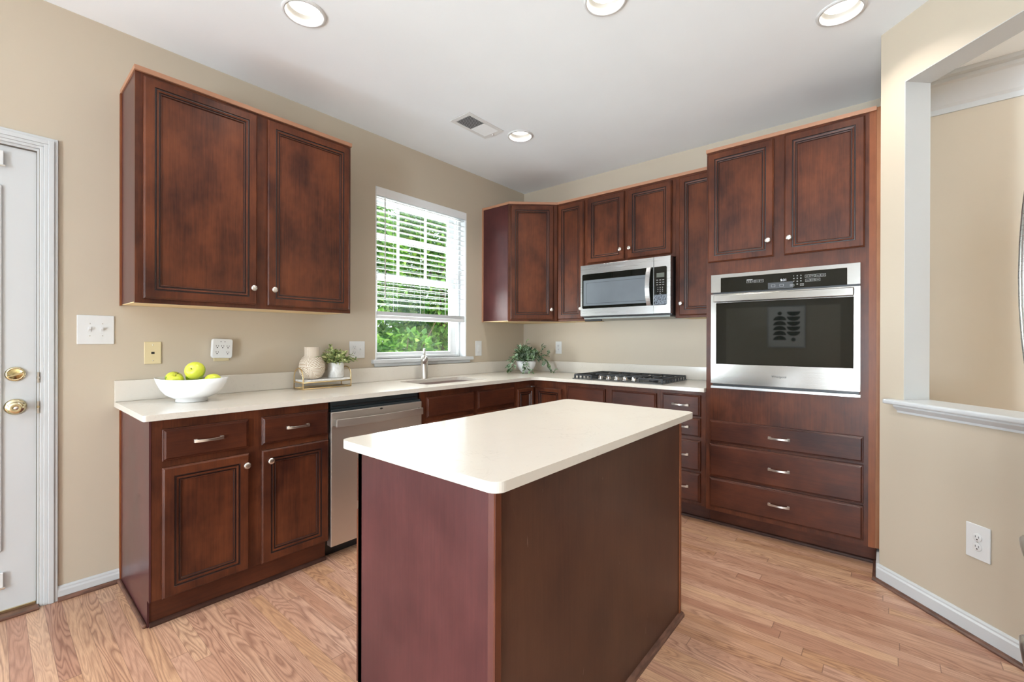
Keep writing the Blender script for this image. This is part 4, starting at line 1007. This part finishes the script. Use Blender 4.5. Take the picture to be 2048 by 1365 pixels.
ml, ms_ = MB(), MB()
for k in range(60):
    az = random.uniform(0, 2*PI); el = random.uniform(.25, 1.45); L = random.uniform(.075, .140)*(.85+.30*math.cos(el))*(1-.16*math.cos(az)); st = Vector((px+random.uniform(-.03, .03), py+random.uniform(-.03, .03), pz+.088))
    dd = Vector((math.cos(az)*math.cos(el), math.sin(az)*math.cos(el), math.sin(el)))
    pts = [st+dd*L*s_/5+Vector((0, 0, -.012*(s_/5)**2)) for s_ in range(6)]
    pts = [Vector((p.x, min(p.y, -.012), p.z)) for p in pts]
    ms_.tube(pts, .0009, 'stem', 4)
    for p in pts[1:]: leafset(ml, [(p, dd*.4) for _ in range(4)],   .023, 'leaf_herb', 1.0, narrow=.62)
def clear_of_vase(v):
    dx, dy = v[0]-vx, v[1]-vy; d_ = math.hypot(dx, dy)
    if d_ < .092 and v[2] < 1.19: k_ = .092/max(d_, .001); return (vx+dx*k_, min(vy+dy*k_, -.008), v[2])
    return (v[0], min(v[1], -.008), v[2])
ml.v = [clear_of_vase(v) for v in ml.v]; ms_.v = [clear_of_vase(v) for v in ms_.v]
obj('stems', ms_, t); obj('foliage', ml, t, fix=False)

# ------------------------------------------------------------------ trailing plant
t = thing('trailing_plant', 'variegated trailing vine in white rounded pot in the counter corner', 'plant', 'W', (-.335, -.300, .914))
px, py, pz = -.335, -.300, .9145
mb = MB(); mb.lathe([(0, 0), (.035, 0), (.042, .004), (.068, .030), (.087, .065), (.094, .1), (.095, .115), (.091, .115), (.085, .09), (0, .09)], 'ceramic', 40, Matrix.Translation((px, py, pz))); obj('pot', mb, t)
mb = MB(); mb.lathe([(0, .095), (.085, .095)], 'soil', 24, Matrix.Translation((px, py, pz)), closed=False); obj('soil', mb, t)
ml, ms_ = MB(), MB()
def vine(pts, n, size):
    # pts in (right, toward the camera, height) about the pot
    P_ = [Vector((px, py, 0))+RR*a-FF*b+Vector((0, 0, z)) for a, b, z in pts]
    fine = []
    for i in range(len(P_)-1):
        for s_ in range(5): fine.append(P_[i].lerp(P_[i+1], s_/5))
    fine.append(P_[-1])
    sm = [fine[0]]+[(fine[i-1]+fine[i]*2+fine[i+1])/4 for i in range(1, len(fine)-1)]+[fine[-1]]
    ms_.tube(sm, .0018, 'stem', 5)
    for k in range(n):
        f_ = (k+.5)/n*(len(sm)-1); i = int(f_); p = sm[i].lerp(sm[min(i+1, len(sm)-1)], f_-i); dirv = (sm[min(i+1, len(sm)-1)]-sm[max(i-1, 0)]).normalized()
        leafset(ml, [(p, dirv*.5+Vector((0, 0, -.25))-FF*.25)], size, 'leaf_vine', .75, narrow=.56)
top = 1.03
vine([(0, 0, top), (-.02, 0, 1.12), (-.01, .01, 1.17), (.005, .02, 1.225)], 7, .045)
vine([(-.02, .02, top), (-.07, .05, 1.09), (-.13, .06, 1.05), (-.165, .06, .99), (-.175, .05, .955)], 16, .068)
vine([(-.03, .03, top), (-.08, .10, 1.07), (-.12, .11, 1.0), (-.13, .12, .945)], 13, .066)
vine([(.03, .0, top), (.09, .02, 1.09), (.14, .03, 1.10), (.155, .03, 1.15), (.145, .03, 1.175)], 10, .045)
vine([(.03, .01, top), (.11, .02, 1.10), (.16, .03, 1.06), (.20, .03, 1.02), (.205, .04, .97)], 16, .068)
vine([(.04, .0, top), (.15, .02, 1.09), (.20, .03, 1.08), (.215, .03, 1.10)], 8, .05)
vine([(.20, .04, .985), (.235, .05, .94), (.262, .06, .925), (.275, .06, .95)], 8, .035)
vine([(0, .04, top), (.01, .11, 1.04), (.0, .125, .98), (.03, .125, .94), (.06, .14, .925)], 14, .05)
vine([(-.02, .04, top), (-.02, .115, 1.03), (-.03, .12, .98), (-.02, .12, .935)], 12, .05)
for k in range(34):
    a = random.uniform(-1, 1)*.10; b = random.uniform(-.6, 1)*.09; hgt = 1.155-3.0*(a*a)-random.uniform(0, .04)
    vine([(a*.3, b*.3, top-.01), (a*.7, b*.7, (top+hgt)/2+.02), (a, b, hgt), (a*1.18, b*1.2, hgt-.045)], 6, .066)
ml.v = [(min(v[0], -.006), min(v[1], -.006), max(v[2], .9165)) if True else v for v in ml.v]
obj('vine_stems', ms_, t); obj('foliage', ml, t, fix=False)

# ------------------------------------------------------------------ refrigerator at the right edge
t = thing('refrigerator', 'stainless steel refrigerator at the right edge, only its handles showing', 'refrigerator', 'I', (2.25, 3.94, 0))
o_ = RUN['I']; fx0, fx1 = 1.79, 2.70; fy = 3.285        # in the turned frame x = -world x, y = -world y, front faces world +y
obj('case', MB().box(fx0, fx1, fy+.05, 3.935, .02, 1.78, 'pan'), t, bevel=.004)
def bowed(x0, x1, z0, z1, y):
    mb = MB(); n = 8; P_ = []
    for i in range(n+1):
        u = -1+2*i/n; P_.append((x0+(x1-x0)*i/n, y+.004*u*u))
    P_ = P_+[(x1, y+.048), (x0, y+.048)]; mb.prism(P_, z0, z1, 'steel_v'); return mb
xm = (fx0+fx1)/2
d1 = obj('door', bowed(xm+.002, fx1, .86, 1.775, fy), t, bevel=.004); d2 = obj('door', bowed(fx0, xm-.002, .86, 1.775, fy), t, bevel=.004)
f1 = obj('freezer_drawer', bowed(fx0, fx1, .50, .855, fy), t, bevel=.004); f2 = obj('freezer_drawer', bowed(fx0, fx1, .08, .495, fy), t, bevel=.004)
for par, xx in ((d1, xm+.035), (d2, xm-.035)):
    pts = [(xx, fy-.0, .93), (xx, fy-.028, .95)]+[(xx, fy-.024-.043*(1-(-1+2*k/12)**2), .97+(1.83-.97)*k/12-.02) for k in range(13)]+[(xx, fy-.0, 1.80)]
    pts = [(x, y, min(z, 1.77)) for x, y, z in pts]
    mb = MB(); mb.tube(pts, .013, 'steel_pale', 12); obj('handle', mb, par)
for par, z in ((f1, .700), (f2, .435)):
    pts = [(fx0+.14, fy, z)]+[(fx0+.14+(fx1-fx0-.28)*k/12, fy-.022-.018*(1-(-1+2*k/12)**2), z) for k in range(13)]+[(fx1-.14, fy, z)]
    mb = MB(); mb.tube(pts, .013, 'steel_pale', 12); obj('handle', mb, par)
mb = MB()
for x in (fx0+.06, fx1-.06): mb.cyl((x, fy+.10, 0), (x, fy+.10, .022), .02, 'black')
obj('foot', mb, t)

# ------------------------------------------------------------------ garden outside the window
def tree(name, label, x, y, h, rx, rz, n, size, mat, zc=None, group='garden trees outside the window'):
    t = thing(name, label, 'tree' if 'tree' in name else 'bush', 'W', (x, y, -.3), group=group)
    zc = zc or h-rz
    mb = MB(); mb.tube([(x, y, -.3), (x+.05, y, zc*.5), (x, y+.05, zc+rz*.5)], [.09, .07, .02], 'bark', 8)
    for k in range(6):
        a = k*1.05; mb.tube([(x, y, zc*.6+.1*k), (x+math.cos(a)*rx*.4, y+math.sin(a)*rx*.4, zc+.1*k), (x+math.cos(a)*rx*.8, y+math.sin(a)*rx*.8, zc+.25*k-.3)], [.018, .012, .005], 'bark', 6)
    obj('trunk', mb, t)
    ml = MB(); pts = []
    for k in range(n):
        v = Vector((random.gauss(0, 1), random.gauss(0, 1), random.gauss(0, 1))).normalized(); rr = random.uniform(.45, 1.0)**.5
        lump = 1+.16*math.sin(v.x*7+x)*math.cos(v.z*6+y)
        p = Vector((x+v.x*rx*rr*lump, y+v.y*rx*rr*lump, zc+v.z*rz*rr*lump)); pts.append((p, v*.6+Vector((0, 0, -.5))))
    leafset(ml, pts, size, mat, .8, narrow=.62)
    obj('foliage', ml, t, fix=False)
tree('broadleaf_tree', 'bright green leafy tree filling the left part of the window', .05, 4.3, 4.9, 1.20, 1.85, 9500, .118, 'leaf', 2.75)
tree('broadleaf_tree', 'bright green leafy tree filling the right part of the window', 2.75, 4.5, 4.9, 1.25, 1.85, 9500, .118, 'leaf', 2.75)
tree('broadleaf_tree', 'green leafy tree beyond the left edge of the window view', -2.8, 4.6, 4.6, 1.2, 1.8, 3500, .16, 'leaf')
tree('background_tree', 'dark green tree far behind, seen between the two nearer crowns', 1.3, 10.6, 7.8, 2.4, 3.3, 6000, .26, 'leaf_dark', 3.4)
tree('background_tree', 'dark green tree far behind at the right of the window view', 6.9, 9.2, 7.4, 2.4, 3.3, 5000, .26, 'leaf_dark', 3.4)
tree('leafy_bush', 'low bright bush at the lower left of the window', -.05, 2.05, 1.45, .58, .80, 2400, .12, 'leaf', .55, 'garden bushes outside the window')
tree('leafy_bush', 'low deep green bush at the lower right of the window', 1.45, 2.10, 1.5, .62, .85, 2600, .12, 'leaf_dark', .55, 'garden bushes outside the window')
tree('leafy_bush', 'rounded bush behind the trees at the left of the window', .9, 6.5, 2.0, 1.0, 1.15, 2600, .16, 'leaf_dark', .9, 'garden bushes outside the window')
tree('leafy_bush', 'rounded bush behind the trees at the right of the window', 3.4, 6.6, 2.0, 1.1, 1.15, 2600, .16, 'leaf', .9, 'garden bushes outside the window')
